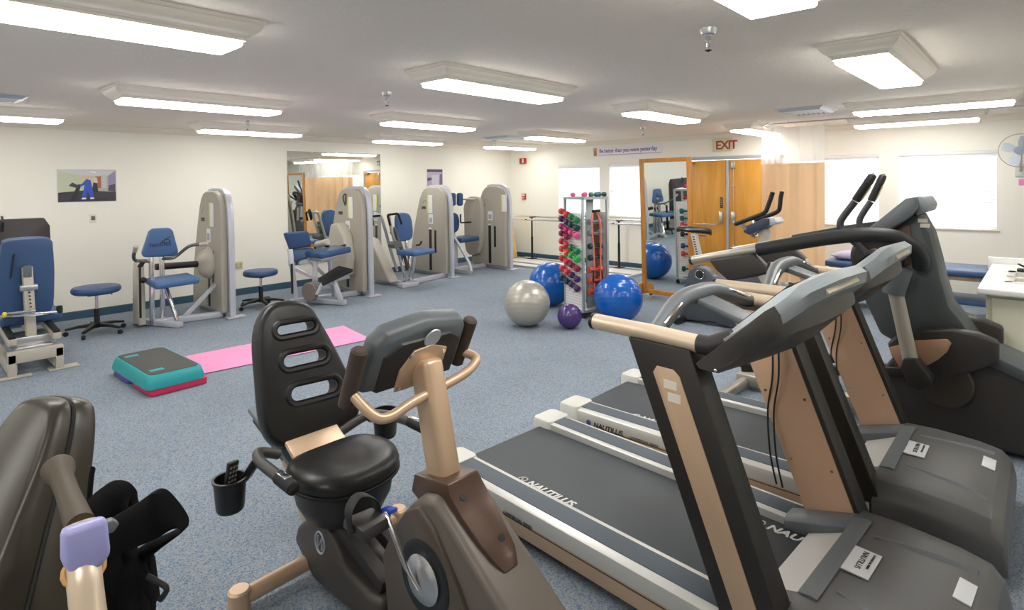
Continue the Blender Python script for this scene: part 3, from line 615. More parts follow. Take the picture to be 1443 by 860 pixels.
part('weight_disc', B().cyl((3.86, 7.3, .2), (3.92, 7.32, .2), .13, n=24, bev=.01), mat('bronze_disc', rgb(124, 112, 106), .4), r)
part('strap', B().beam(Q(411, 372, 7.44), Q(412, 414, 7.42), .03, .012), M['blackr'], r)
# M3: chest press
r = thing('weight_machine', 'press machine with tall blue backrest and hooped black handles', 'exercise machine', (6.0, 7.7, 0), 0, 'weight machines along the wall')
sh = tower(r, 6.6, 7.66); cardset(sh, 6.6, 7.66, 1.12, 1.44, .4)
Q3 = lambda u, v, y=7.7: PY(u, v, y)
part('backrest', B().loft([[vv(p)+Vector((0, .09*k, 0)) for p in spline([Q3(562, 302), Q3(577, 302), Q3(582, 320), Q3(580, 337), Q3(562, 339), Q3(560, 318)], 4, True)] for k in (0, 1)], bev=.018, seg=3), M['vinylb'], r)
part('seat', pad(Q3(586, 355, 7.45), (.5, .4, .08), (0, 0, .15), .03), M['vinylb'], r)
for u0, u1 in ((562, 570), (572, 580)): part('seat_post', B().beam(Q3(u0, 338, 7.74), Q3(u1, 392, 7.6), .045, .045, bev=.005), M['chrome'], r)
part('seat_support', B().beam(Q3(584, 358, 7.45), Q3(578, 395, 7.55), .06, .06, bev=.006), M['chrome'], r)
part('base_foot', B().bb(5.5, 5.82, 7.42, 7.56, .003, .07, .008), M['silverp'], r)
part('base_frame', B().beam((5.6, 7.6, .04), (6.65, 7.75, .04), .09, .07, bev=.006).beam((5.55, 8.3, .04), (5.7, 7.5, .04), .09, .07, bev=.006), GM, r)
part('side_shroud', B().prism([(8.75, .05), (7.75, .05), (8.3, .72), (8.62, .78), (8.75, .5)], 'x', 5.5, 5.68, .03, 3), M['shroud2'], r, 'low sloping light grey side shroud')
for k, pts in enumerate(([(529, 305), (536, 304), (541, 318), (551, 355), (560, 382)], [(548, 304), (551, 322), (560, 352), (570, 388)])):
    P_ = [Q3(u, v, 7.9-.2*k) for u, v in pts]; part('press_arm', B().tube(spline(P_, 5), .024, 10), M['steel'], r)
part('hoop_handle', B().tube(fillet([Q3(550, 318, 7.65), Q3(546, 303, 7.65), Q3(561, 301, 7.5), Q3(566, 316, 7.5)], .03), .018, 10).tube(fillet([Q3(526, 318, 7.85), Q3(524, 305, 7.85), Q3(536, 304, 7.75)], .03), .018, 10), M['blackr'], r)
part('linkage', B().beam(Q3(556, 320, 7.7), Q3(575, 378, 7.65), .05, .04).beam(Q3(552, 330, 7.75), Q3(566, 316, 7.75), .06, .06).cyl(Q3(552, 345, 7.8), Q3(560, 345, 7.6), .06, n=18), M['greyp'], r)
part('grip_bar', B().tube(fillet([Q3(586, 346, 7.55), Q3(592, 345, 7.5), Q3(594, 340, 7.5)], .02), .014, 8), M['blackr'], r)
# M4: abdominal machine
r = thing('weight_machine', 'machine with two blue shoulder rollers beside the room corner', 'exercise machine', (7.6, 7.7, 0), 0, 'weight machines along the wall')
sh = tower(r, 7.9, 7.46, .93); cardset(sh, 7.9, 7.46, 1.1, 1.42, .02)
Q4 = lambda u, v, y=8.3: PY(u, v, y)
part('hub_cover', B().loft([[(x, y, z) for y, z in spline([(8.5, .95), (8.5, 1.2), (8.38, 1.36), (8.2, 1.38), (8.02, 1.3), (7.98, .9), (8.1, .3), (8.45, .3)], 4, True)] for x in (7.8, 7.92)], bev=.03, seg=3), M['shroud'], r, 'rounded grey hub cover on the shroud')
for u in (638, 648): part('shoulder_roller', B().cyl(Q4(u, 272), Q4(u, 290), .062, n=18, bev=.025), M['vinyln'], r)
part('roller_arm', B().cyl(Q4(648, 281), (7.85, 8.15, 1.33), .018, n=10), M['chrome'], r)
part('backrest', B().loft([[vv(p)+Vector((0, .1*k, 0)) for p in spline([Q4(635, 302), Q4(645, 302), Q4(648, 314), Q4(645, 326), Q4(634, 327)], 4, True)] for k in (0, 1)], bev=.02, seg=3), M['vinyln'], r)
part('seat', pad(Q4(652, 337, 8.1), (.52, .4, .09), (0, 0, .1), .03), M['vinyln'], r)
part('seat_post', B().bb(7.18, 7.28, 8.1, 8.2, .02, .66, .006).beam(Q4(638, 300, 8.42), Q4(639, 345, 8.4), .07, .06), GM, r)
part('handle_bar', B().tube(fillet([Q4(649, 302, 8.25), Q4(649, 314, 8.25), Q4(668, 313, 8.3)], .03), .015, 8), M['blackr'], r)
part('base_frame', B().beam((7.1, 8.15, .04), (7.95, 8.05, .04), .09, .07, bev=.006).beam((7.15, 8.6, .04), (7.12, 7.6, .04), .08, .07, bev=.006), GM, r)
part('curved_brace', B().tube(spline([(6.98, 7.98, .78), (7.05, 7.78, .5), (7.12, 7.62, .2), (7.1, 7.55, .06)], 6), .028, 10), GM, r)
# M0: leg press at the left edge
r = thing('leg_press', 'leg press with big blue backrest seen from behind, left edge', 'exercise machine', (.95, 7.3, 0), 0, 'weight machines along the wall')
Q0 = lambda u, v, y=6.9: PY(u, v, y)
part('backrest', B().loft([[vv(p)+Vector((.0, .1*k, .02*k)) for p in spline([Q0(2, 352), Q0(8, 341), Q0(40, 337), Q0(70, 338), Q0(75, 350), Q0(77, 395), Q0(72, 438), Q0(40, 443), Q0(-5, 443), Q0(-4, 395)], 4, True)] for k in (0, 1)], bev=.03, seg=3), M['vinyln'], r)
part('pad_seam', B().beam(Q0(20, 358, 6.895), Q0(15, 392, 6.895), .025, .008), M['blackr'], r)
part('seat', pad((.93, 7.2, .42), (.46, .45, .1), (0, 0, 0), .03), M['vinyln'], r)
po = part('back_post', B().beam(Q0(38, 376, 6.87), Q0(44, 478, 6.8), .075, .05, bev=.006), M['shroud2'], r)
part('post_cap', B().beam(Q0(38, 374, 6.865), Q0(38, 390, 6.865), .085, .06, bev=.006), M['greyp'], po)
for k in range(5): part('adjuster_hole', B().cyl(Q0(41+k*.5, 412+k*5, 6.82)+Vector((0, -.03, 0)), Q0(41+k*.5, 412+k*5, 6.82), .007, n=8), M['blackp'], po)
part('clamp', B().box(Q0(40, 405, 6.85), (.13, .09, .05), None, .008), M['steel'], r)
part('cross_handle', B().cyl(Q0(-6, 447, 6.75), Q0(82, 440, 6.75), .016, n=10).cyl(Q0(4, 443, 6.72), Q0(50, 438, 6.72), .013, n=10), M['chrome'], r)
part('handle_grip', B().cyl(Q0(84, 441, 6.75), Q0(83.5, 431, 6.75), .025, n=12, bev=.006), M['blackr'], r)
part('pull_knob', B().cyl(Q0(3, 444, 6.71), Q0(9, 444, 6.71), .024, n=12, bev=.006), mat('knob_yellow', rgb(226, 200, 44), .4), r, 'yellow pull knob')
for x in (.74, 1.05): 
    part('slide_rail', B().beam((x, 6.6, .3), (x, 7.7, .36), .06, .06, bev=.005), M['shroud2'], r); part('rail_cover', B().beam((x, 6.6, .34), (x, 7.4, .385), .05, .02, bev=.004), M['blackr'], r)
part('carriage', B().box((.9, 6.9, .26), (.34, .3, .09), None, .01).box((.9, 6.72, .2), (.26, .08, .06), None, .01), M['steel'], r)
part('base_frame', B().bb(.70, 1.09, 6.56, 6.63, .12, .22, .006).bb(.7, .76, 6.56, 6.62, .003, .2, .005).bb(1.03, 1.09, 6.56, 6.62, .003, .2, .005).bb(.62, .86, 6.52, 6.6, .003, .012).bb(.98, 1.2, 6.54, 6.66, .003, .012).bb(.7, .77, 6.6, 8.4, .03, .1, .006).bb(1.02, 1.09, 6.6, 8.4, .03, .1, .006), M['shroud2'], r)
a_ = PY(70, 318, 8.0); c_ = PY(62, 307, 8.0)
fpz = part('foot_platform', B().prism([(.3, .3), (a_.x+.02, .3), (a_.x, a_.z), (c_.x, c_.z), (.3, c_.z)], 'y', 7.98, 8.06, .01), M['chard'], r, 'big dark foot platform board')
part('platform_frame', B().bb(.5, .58, 8.06, 8.2, .05, 1.3, .006).bb(1.0, 1.07, 8.06, 8.2, .05, 1.2, .006), M['shroud2'], r)
part('platform_handle', B().tube(fillet([(.83, 7.95, 1.35), (.83, 7.9, 1.3), (.83, 7.95, 1.2)], .02), .012, 8), M['blackp'], fpz)
# ------------------------------------------------------------------ stools
def stool(loc, seat_z, label, rad=.225, rz=0.0, tilt=0.0):
    r = thing('rolling_stool', label, 'stool', loc, rz, 'blue rolling stools', True)
    z = seat_z
    part('seat', B().lathe([(0, z-.075), (rad*.9, z-.075), (rad*.98, z-.06), (rad, z-.04), (rad*.985, z-.018), (rad*.93, z-.004), (rad*.8, z), (0, z+.004)], n=36), M['vinyln'], r)
    part('seat_plate', B().box((0, 0, z-.085), (.2, .2, .02), None, .004).tube([(0.02, 0, z-.09), (.12, .03, z-.1), (.16, .04, z-.12)], .006, 6), M['blackp'], r)
    part('gas_column', B().cyl((0, 0, .26), (0, 0, z-.08), .016, n=14), M['chrome'], r); part('column_sleeve', B().cyl((0, 0, .08), (0, 0, .28), .028, n=16), M['blackp'], r)
    part('base_hub', B().cyl((0, 0, .07), (0, 0, .13), .045, n=16, bev=.01), M['blackp'], r)
    for k in range(5):
        a = 2*PI*k/5+.3; ca, sa = math.cos(a), math.sin(a)
        lg = part('base_leg', B().loft([[(ca*d-sa*w*s1, sa*d+ca*w*s1, zz+h*s2) for s1, s2 in ((-1, -1), (1, -1), (1, 1), (-1, 1))] for d, zz, w, h in ((.03, .1, .026, .022), (.17, .095, .02, .016), (.29, .075, .016, .012))], bev=.004), M['blackp'], r)
        cs = part('caster', B().cyl((ca*.285-sa*.014, sa*.285+ca*.014, .0265), (ca*.285+sa*.014, sa*.285-ca*.014, .0265), .026, n=16, bev=.005), M['blackr'], lg)
p = PZ(137, 470); stool((p.x, p.y, 0), .535, 'blue rolling stool standing under the treadmill photo', .235)
p = PZ(368, 433); stool((p.x, p.y, 0), .505, 'blue rolling stool between the two weight machines, by outlet', .22, .5)
# ------------------------------------------------------------------ step platforms and mat
def step(r, poly, z0, z1, inset, mt, mtop, taper=.03):
    pass
def rr_ring(cx, cy, sx, sy, rad, z, rz, n=5):
    out = []
    for qx, qy, a0 in ((1, 1, 0), (-1, 1, 90), (-1, -1, 180), (1, -1, 270)):
        for k in range(n+1):
            a = math.radians(a0+90*k/n); x = qx*(sx/2-rad)+rad*math.cos(a); y = qy*(sy/2-rad)+rad*math.sin(a)
            out.append(Vector((cx+x*math.cos(rz)-y*math.sin(rz), cy+x*math.sin(rz)+y*math.cos(rz), z)))
    return out
sx0, sy0, srz = 1.56, 5.58, .04
teal = mat('teal_plastic', rgb(30, 158, 164), .4); pinkp = mat('pinkred_plastic', rgb(206, 44, 92), .45); purp = mat('violet_plastic', rgb(92, 66, 150), .45)
r = thing('step_platform', 'teal aerobic step with dark grey ribbed top', 'step', (sx0, sy0, .056), srz)
part('platform', B().loft([rr_ring(sx0, sy0, .44*s, .92*(1-(1-s)*.55), .06, z, srz) for z, s in ((.056, 1.0), (.08, 1.0), (.125, .95), (.153, .91), (.16, .88))]), teal, r)
tp_ = part('grip_mat', B().loft([rr_ring(sx0, sy0, .365, .84, .05, z, srz) for z in (.158, .1645)], bev=.002), mat('step_rubber', rgb(74, 76, 72), .75, bump=.3, bscale=120), r, 'dark grey rubber top')
for sy in (-.3, .3): part('grip_patch', B().bb(-.15, -.05, sy-.03, sy+.03, .1645, .1665).xf(Matrix.Translation((sx0, sy0, 0)) @ Matrix.Rotation(srz, 4, 'Z')), teal, tp_)
ax, ay = sx0+.03, sy0-.04
single('step_riser', B().loft([rr_ring(ax, ay-.2, .44, .42, .05, z, srz) for z in (.004, .02, .045, .052)], bev=.004), pinkp, 'pink-red step riser under the near end of teal step', 'step')
single('step_riser', B().loft([rr_ring(ax-.03, ay+.27, .44, .4, .05, z, srz) for z in (.004, .02, .045, .052)], bev=.004), purp, 'violet step riser under the far end of teal step', 'step')
single('yoga_mat', B().loft([[PZ(u, v, z) for u, v in ((256, 503), (484, 459), (523, 478), (281, 528))] for z in (.001, .008)], bev=.001), mat('pink_foam', rgb(242, 158, 204), .7, bump=.2, bscale=150), 'long pink exercise mat on the carpet', 'mat')
# ------------------------------------------------------------------ balls
def ball(c, rad, m, label, ribs=True):
    prof = []; n = 64
    for k in range(n+1):
        a = -PI/2+PI*k/n; q = rad*(1+(.004*math.sin(k*PI*.5) if ribs and 8 < k < n-8 else 0)); prof.append((q*math.cos(a), q*math.sin(a)))
    r = thing('exercise_ball', label, 'ball', (c[0], c[1], 0), 0, 'exercise balls around the dumbbell rack', True)
    part('ball_skin', B().lathe(prof, (0, 0, rad), (.3, .2, .9), 48), m, r, smooth=60)
    ax = Vector((.3, .2, .9)).normalized(); part('valve_plug', B().cyl(Vector((0, 0, rad))+ax*(rad-.004), Vector((0, 0, rad))+ax*(rad+.003), .012, n=10), M['white'], r)
ball((4.98, 4.37), .262, mat('silver_vinyl', rgb(178, 176, 166), .32, .35), 'silver exercise ball in front of the dumbbell rack')
ball((6.02, 4.86), .29, mat('blue_ball', rgb(6, 94, 186), .22, coat=.3), 'blue exercise ball half hidden behind the dumbbell rack')
ball((5.80, 3.67), .284, M.get('bb2') or mat('blue_ball_front', rgb(4, 92, 184), .22, coat=.3), 'blue exercise ball right of the rack, by treadmill rail')
ball((5.2, 3.93), .138, mat('purple_ball', rgb(74, 48, 112), .25, coat=.3), 'small purple ball at the foot of dumbbell rack')
# ------------------------------------------------------------------ dumbbell rack
RZ = math.radians(-17.4); RL = Vector((5.68, 4.08, 0)); SD = .37; RH = 1.46
ea = Vector((math.cos(RZ), math.sin(RZ), 0)); eb = Vector((-math.sin(RZ), math.cos(RZ), 0))   # ea along +X side, eb along +Y side
def RP(a, c, z): return RL+ea*a+eb*c+Vector((0, 0, z))
RM = Matrix((ea, eb, Vector((0, 0, 1)))).transposed().to_4x4(); RM.translation = RL
r = thing('dumbbell_rack', 'square grey dumbbell tower with white pegboard sides', 'rack', RP(SD/2, SD/2, 0))
gpost = mat('rack_grey', rgb(172, 182, 184), .4, .3); pegm = mat('pegboard_white', rgb(236, 234, 232), .5)
for a, c in ((0, 0), (SD, 0), (0, SD), (SD, SD)): part('post', B().bb(a-.014, a+.014, c-.014, c+.014, .09, RH, .002).xf(RM), gpost, r)
part('top_frame', B().bb(-.014, SD+.014, -.014, .014, RH-.028, RH).bb(-.014, SD+.014, SD-.014, SD+.014, RH-.028, RH).bb(-.014, .014, 0, SD, RH-.028, RH).bb(SD-.014, SD+.014, 0, SD, RH-.028, RH).bb(0, SD, 0, SD, RH-.012, RH-.006).xf(RM), gpost, r)
part('base_plate', B().bb(-.014, SD+.014, -.014, SD+.014, .07, .1, .004).xf(RM), gpost, r)
for a, c in ((0, 0), (SD, 0), (0, SD), (SD, SD)): part('caster', B().box((a, c, .055), (.035, .035, .035), None, .004).cyl((a-.012, c, .0305), (a+.012, c, .0305), .03, n=16, bev=.005).xf(RM), M['blackr'], r)
holes = B()
for i in range(11):
    for j in range(30): holes.box((-.0065, .04+i*.029, .16+j*.034), (.002, .008, .008)); holes.box((SD+.0065, .04+i*.029, .16+j*.034), (.002, .008, .008))
for nm, a in (('pegboard', 0), ('pegboard', SD)): pb = part(nm, B().bb(a-.006, a+.006, .014, SD-.014, .12, RH-.19).xf(RM), pegm, r, 'white perforated pegboard', smooth=0)
part('peg_holes', holes.xf(RM), M['greyp'], r, kind='stuff', smooth=0)
part('inner_panel', B().bb(SD-.09, SD-.08, .05, SD-.05, .1, RH-.2).xf(RM), wood_mat('rack_wood', rgb(110, 66, 36), rgb(134, 84, 48)), r, 'brown wooden inner panel', smooth=0)
part('center_plate', B().bb(SD/2-.055, SD/2+.055, .1, .112, .1, RH-.03, .002).xf(RM), gpost, r)
HX = {}
def hexm(name, col): return mat('dumbbell_'+name, col, .5)
DC = dict(red=rgb(206, 52, 58), orange=rgb(232, 88, 60), purple=rgb(78, 46, 96), navy=rgb(30, 44, 82), green=rgb(24, 122, 76), dgreen=rgb(20, 66, 66), teal=rgb(20, 104, 108), magenta=rgb(186, 44, 118), pink=rgb(222, 84, 136), maroon=rgb(142, 36, 72), lime=rgb(48, 172, 76), grey=rgb(128, 132, 136), blue=rgb(32, 66, 126), black=rgb(40, 40, 44), lred=rgb(226, 70, 80))
def dumbbell(pos, dirv, col, label, L=.17, R=.041, group='dumbbells on the rack'):
    key = (col, round(L, 3), round(R, 3))
    root = thing('dumbbell', label, 'dumbbell', pos, 0, group, True)
    if key not in HX:
        hs = []
        for s in (-1, 1):
            h = B().lathe([(R*.55, s*(L/2-.052)), (R*.95, s*(L/2-.046)), (R, s*(L/2-.036)), (R, s*(L/2-.012)), (R*.9, s*(L/2-.003)), (R*.55, s*L/2)], (0, 0, 0), (1, 0, 0), 8)
            hs.append(_mesh('head', h, hexm(col, DC[col]), 35))
        g = _mesh('handle', B().tube([(-L/2+.04, 0, 0), (0, 0, 0), (L/2-.04, 0, 0)], [.012, .0145, .012], 10), hexm(col, DC[col]), 35)
        HX[key] = (hs, g)
    hs, g = HX[key]
    for nm, me in (('head', hs[0]), ('head', hs[1]), ('handle', g)):
        o = bpy.data.objects.new(nm, me); COL.objects.link(o); o.parent = root
    root.rotation_euler = vv(dirv).to_track_quat('X', 'Z').to_euler()
    return root
rows = ['topmost row', 'second row', 'third row', 'fourth row', 'fifth row', 'sixth row', 'seventh row', 'eighth row', 'lowest row']
cols = [('red', 'green'), ('purple', 'dgreen'), ('magenta', 'pink'), ('maroon', None), ('red', 'green'), ('orange', 'lime'), ('red', 'maroon'), ('lred', 'purple'), ('dgreen', 'purple')]
CN = dict(red='red', orange='orange', purple='dark purple', navy='navy', green='green', dgreen='dark green', teal='teal', magenta='magenta', pink='pink', maroon='maroon', lime='bright green', grey='grey', blue='blue', black='black', lred='light red')
zr = [1.235, 1.14, 1.045, .96, .86, .765, .65, .525, .41]
for i, (cset, z) in enumerate(zip(cols, zr)):
    for j, cl in enumerate(cset):
        if not cl: continue
        c_ = (.3, .1, .2)[j]; off = (-.06, -.06, -.148)[j]; zz = z+(.03, -.03, .0)[j]
        if j == 2: zz = z
        dumbbell(RP(off, c_, zz), eb+Vector((0, 0, .3)), cl, '%s dumbbell in the %s of the rack side facing the silver ball' % (CN[cl], rows[i]))
    for y_ in (.06, .15, .25, .34): part('peg_hook', B().bb(-.105, 0, y_, y_+.008, z-.053+.3*(y_-.2), z-.045+.3*(y_-.2)).xf(RM), M['chrome'], r, smooth=0)
for i, (cl, z) in enumerate((('teal', 1.13), ('teal', 1.02), ('lred', .92), ('black', .78), ('blue', .6), ('red', .48), ('dgreen', .25))):
    dumbbell(RP(SD+.06, .19, z), eb, cl, '%s dumbbell on the rack side facing the wooden mirror, %s' % (CN[cl], ['top one', 'second from top', 'third from top', 'fourth from top', 'fifth from top', 'sixth from top', 'lowest'][i]))
    for y_ in (.15, .22): part('peg_hook', B().bb(SD, SD+.09, y_, y_+.008, z-.053, z-.045).xf(RM), M['chrome'], r, smooth=0)
for i, (a, c, cl, sz) in enumerate(((.03, .24, 'pink', .115), (.08, .08, 'pink', .115), (.2, .22, 'magenta', .115), (.2, .04, 'teal', .125), (.335, .06, 'dgreen', .125))):
    dumbbell(RP(a, c, RH+.029), ea*.5+eb*(.9 if i < 3 else -.1), cl, '%s dumbbell lying on top of the rack, %s' % (CN[cl], ['leftmost', 'second from left', 'middle one', 'second from right', 'rightmost'][i]), sz, .028)
for i, (z, cl, sz) in enumerate(((1.16, 'grey', .2), (1.02, 'grey', .2), (.86, 'dgreen', .2), (.72, 'dgreen', .2), (.575, 'orange', .2), (.44, 'orange', .2), (.31, 'orange', .2))):
    dumbbell(RP(SD/2+.02, .03, z), ea, cl, '%s dumbbell in the open front of the rack, %s from the top' % (CN[cl], ['first', 'second', 'third', 'fourth', 'fifth', 'sixth', 'seventh'][i]), sz, .038)
    for a_ in (-.035, .075): part('front_hook', B().bb(SD/2+a_-.005, SD/2+a_+.005, .0, .11, z-.03, z-.02).xf(RM), M['chrome'], r, smooth=0)
bandm = mat('coral_rubber', rgb(232, 112, 106), .5)
r2 = thing('resistance_band', 'coral rubber resistance tube hanging on the rack front', 'band', RP(SD/2, -.04, .5))
part('rubber_tube', B().tube(spline([RP(.13, -.05, .35), RP(.125, -.05, .8), RP(.1, -.04, 1.15), RP(.14, -.03, 1.27), RP(.2, -.03, 1.25), RP(.235, -.045, 1.1), RP(.225, -.05, .7), RP(.23, -.05, .33)], 6), .009, 8), bandm, r2)
part('band_handle', B().tube(fillet([RP(.12, -.05, .58), RP(.1, -.06, .44), RP(.25, -.06, .44), RP(.23, -.05, .58)], .03), .012, 8), M['blackr'], r2); part('door_anchor', B().box(RP(SD/2, -.02, 1.29), (.13, .04, .035), None, .006), M['blackr'], r2)
# ------------------------------------------------------------------ wooden standing mirror
TH = math.radians(-94.5); MA = Vector((7.2, 4.146, 0)); md = Vector((math.cos(TH), math.sin(TH), 0)); mn = Vector((md.y, -md.x, 0))   # mn faces the room
MWD = .785
MMx = Matrix((md, -mn, Vector((0, 0, 1)))).transposed().to_4x4(); MMx.translation = MA
MMx = MMx @ Matrix.Rotation(math.radians(1.7), 4, 'X')
r = thing('standing_mirror', 'tall wheeled mirror in an orange oak frame', 'mirror', MA+md*MWD/2)
fw_ = .06
for a0, a1, z0, z1, nm in ((0, fw_, .09, 1.955, 'frame_stile'), (MWD-fw_, MWD, .09, 1.955, 'frame_stile'), (fw_, MWD-fw_, .09, .15, 'frame_rail'), (fw_, MWD-fw_, 1.9, 1.955, 'frame_rail')):
    part(nm, B().bb(a0, a1, -.02, .025, z0, z1, .004).xf(MMx), M['frame'], r)
part('mirror_glass', B().bb(fw_, MWD-fw_, -.004, .004, .15, 1.9).xf(MMx), M['mirror'], r, smooth=0)
part('back_board', B().bb(fw_, MWD-fw_, .01, .02, .15, 1.9).xf(MMx), M['frame'], r, smooth=0)
for a in (-.02, MWD+.02): 
    ft = part('foot_block', B().prism([(-.27, .07), (.27, .07), (.27, .15), (.2, .19), (.04, .22), (-.04, .22), (-.2, .19), (-.27, .15)], 'x', a-.022, a+.022, .005).xf(MMx), M['frame'], r)
    for y in (-.22, .22): part('caster', B().cyl((a-.012, y, .034), (a+.012, y, .034), .028, n=14, bev=.005).box((a, y, .06), (.03, .03, .03), None, .003).xf(MMx), M['blackr'], ft)
# ------------------------------------------------------------------ parallel bars on their platform
r = thing('parallel_bars', 'parallel bars with black posts on a low white platform', 'parallel bars', (9.0, 6.9, 0))
bx0, bx1, by0, by1 = 8.4, 9.5, 5.22, 8.35
for k in range(3): part('platform_board', B().bb(bx0, bx1, by0+(by1-by0)*k/3+.004, by0+(by1-by0)*(k+1)/3-.004, .003, .03, .004), mat('platform_white', rgb(216, 214, 210), .5), r)
part('platform_edge', B().bb(bx0-.02, bx0, by0, by1, .003, .034).bb(bx0, bx1, by0-.02, by0, .003, .034), M['steel'], r)
for x in (8.72, 9.3): part('track_strip', B().bb(x-.05, x+.05, by0+.05, by1-.05, .03, .0335), M['greyp'], r)
for y in (8.0, 5.86):
    for x in (9.3,):
        po = part('post', B().cyl((x, y, .035), (x, y, .5), .024, n=12).cyl((x, y, .5), (x, y, .9), .018, n=12), M['blackp'], r)
        part('post_foot', B().bb(x-.09, x+.09, y-.07, y+.07, .033, .045, .003), M['blackp'], po)
        part('bar_bracket', B().bb(x-.05, x+.12, y-.03, y+.03, .9, .925, .004).beam((x, y, .86), (x-.2, y, .87), .03, .02), M['blackp'], po)
part('hand_rail', B().tube([(9.13, 8.6, .87), (9.13, 4.6, .87)], .019, 12), M['chrome'], r); part('hand_rail', B().tube([(9.4, 8.6, .92), (9.4, 4.6, .92)], .019, 12), M['chrome'], r)
# leaning board in the corner
p1 = PY(712, 362, 8.45); p2 = PY(729.5, 362, 8.45); p3 = PY(722, 312, 8.75)
wb = [Vector((p1.x, 8.45, .02)), Vector((p2.x, 8.45, .02)), Vector((p3.x, 8.75, p3.z)), Vector((p1.x+.02, 8.75, p3.z))]
b = B().loft([wb, [p+Vector((0, .03, 0)) for p in wb]], bev=.003)
single('wooden_board', b, wood_mat('pine', rgb(222, 176, 104), rgb(238, 196, 130)), 'tapered light wooden board leaning in the room corner', 'board')
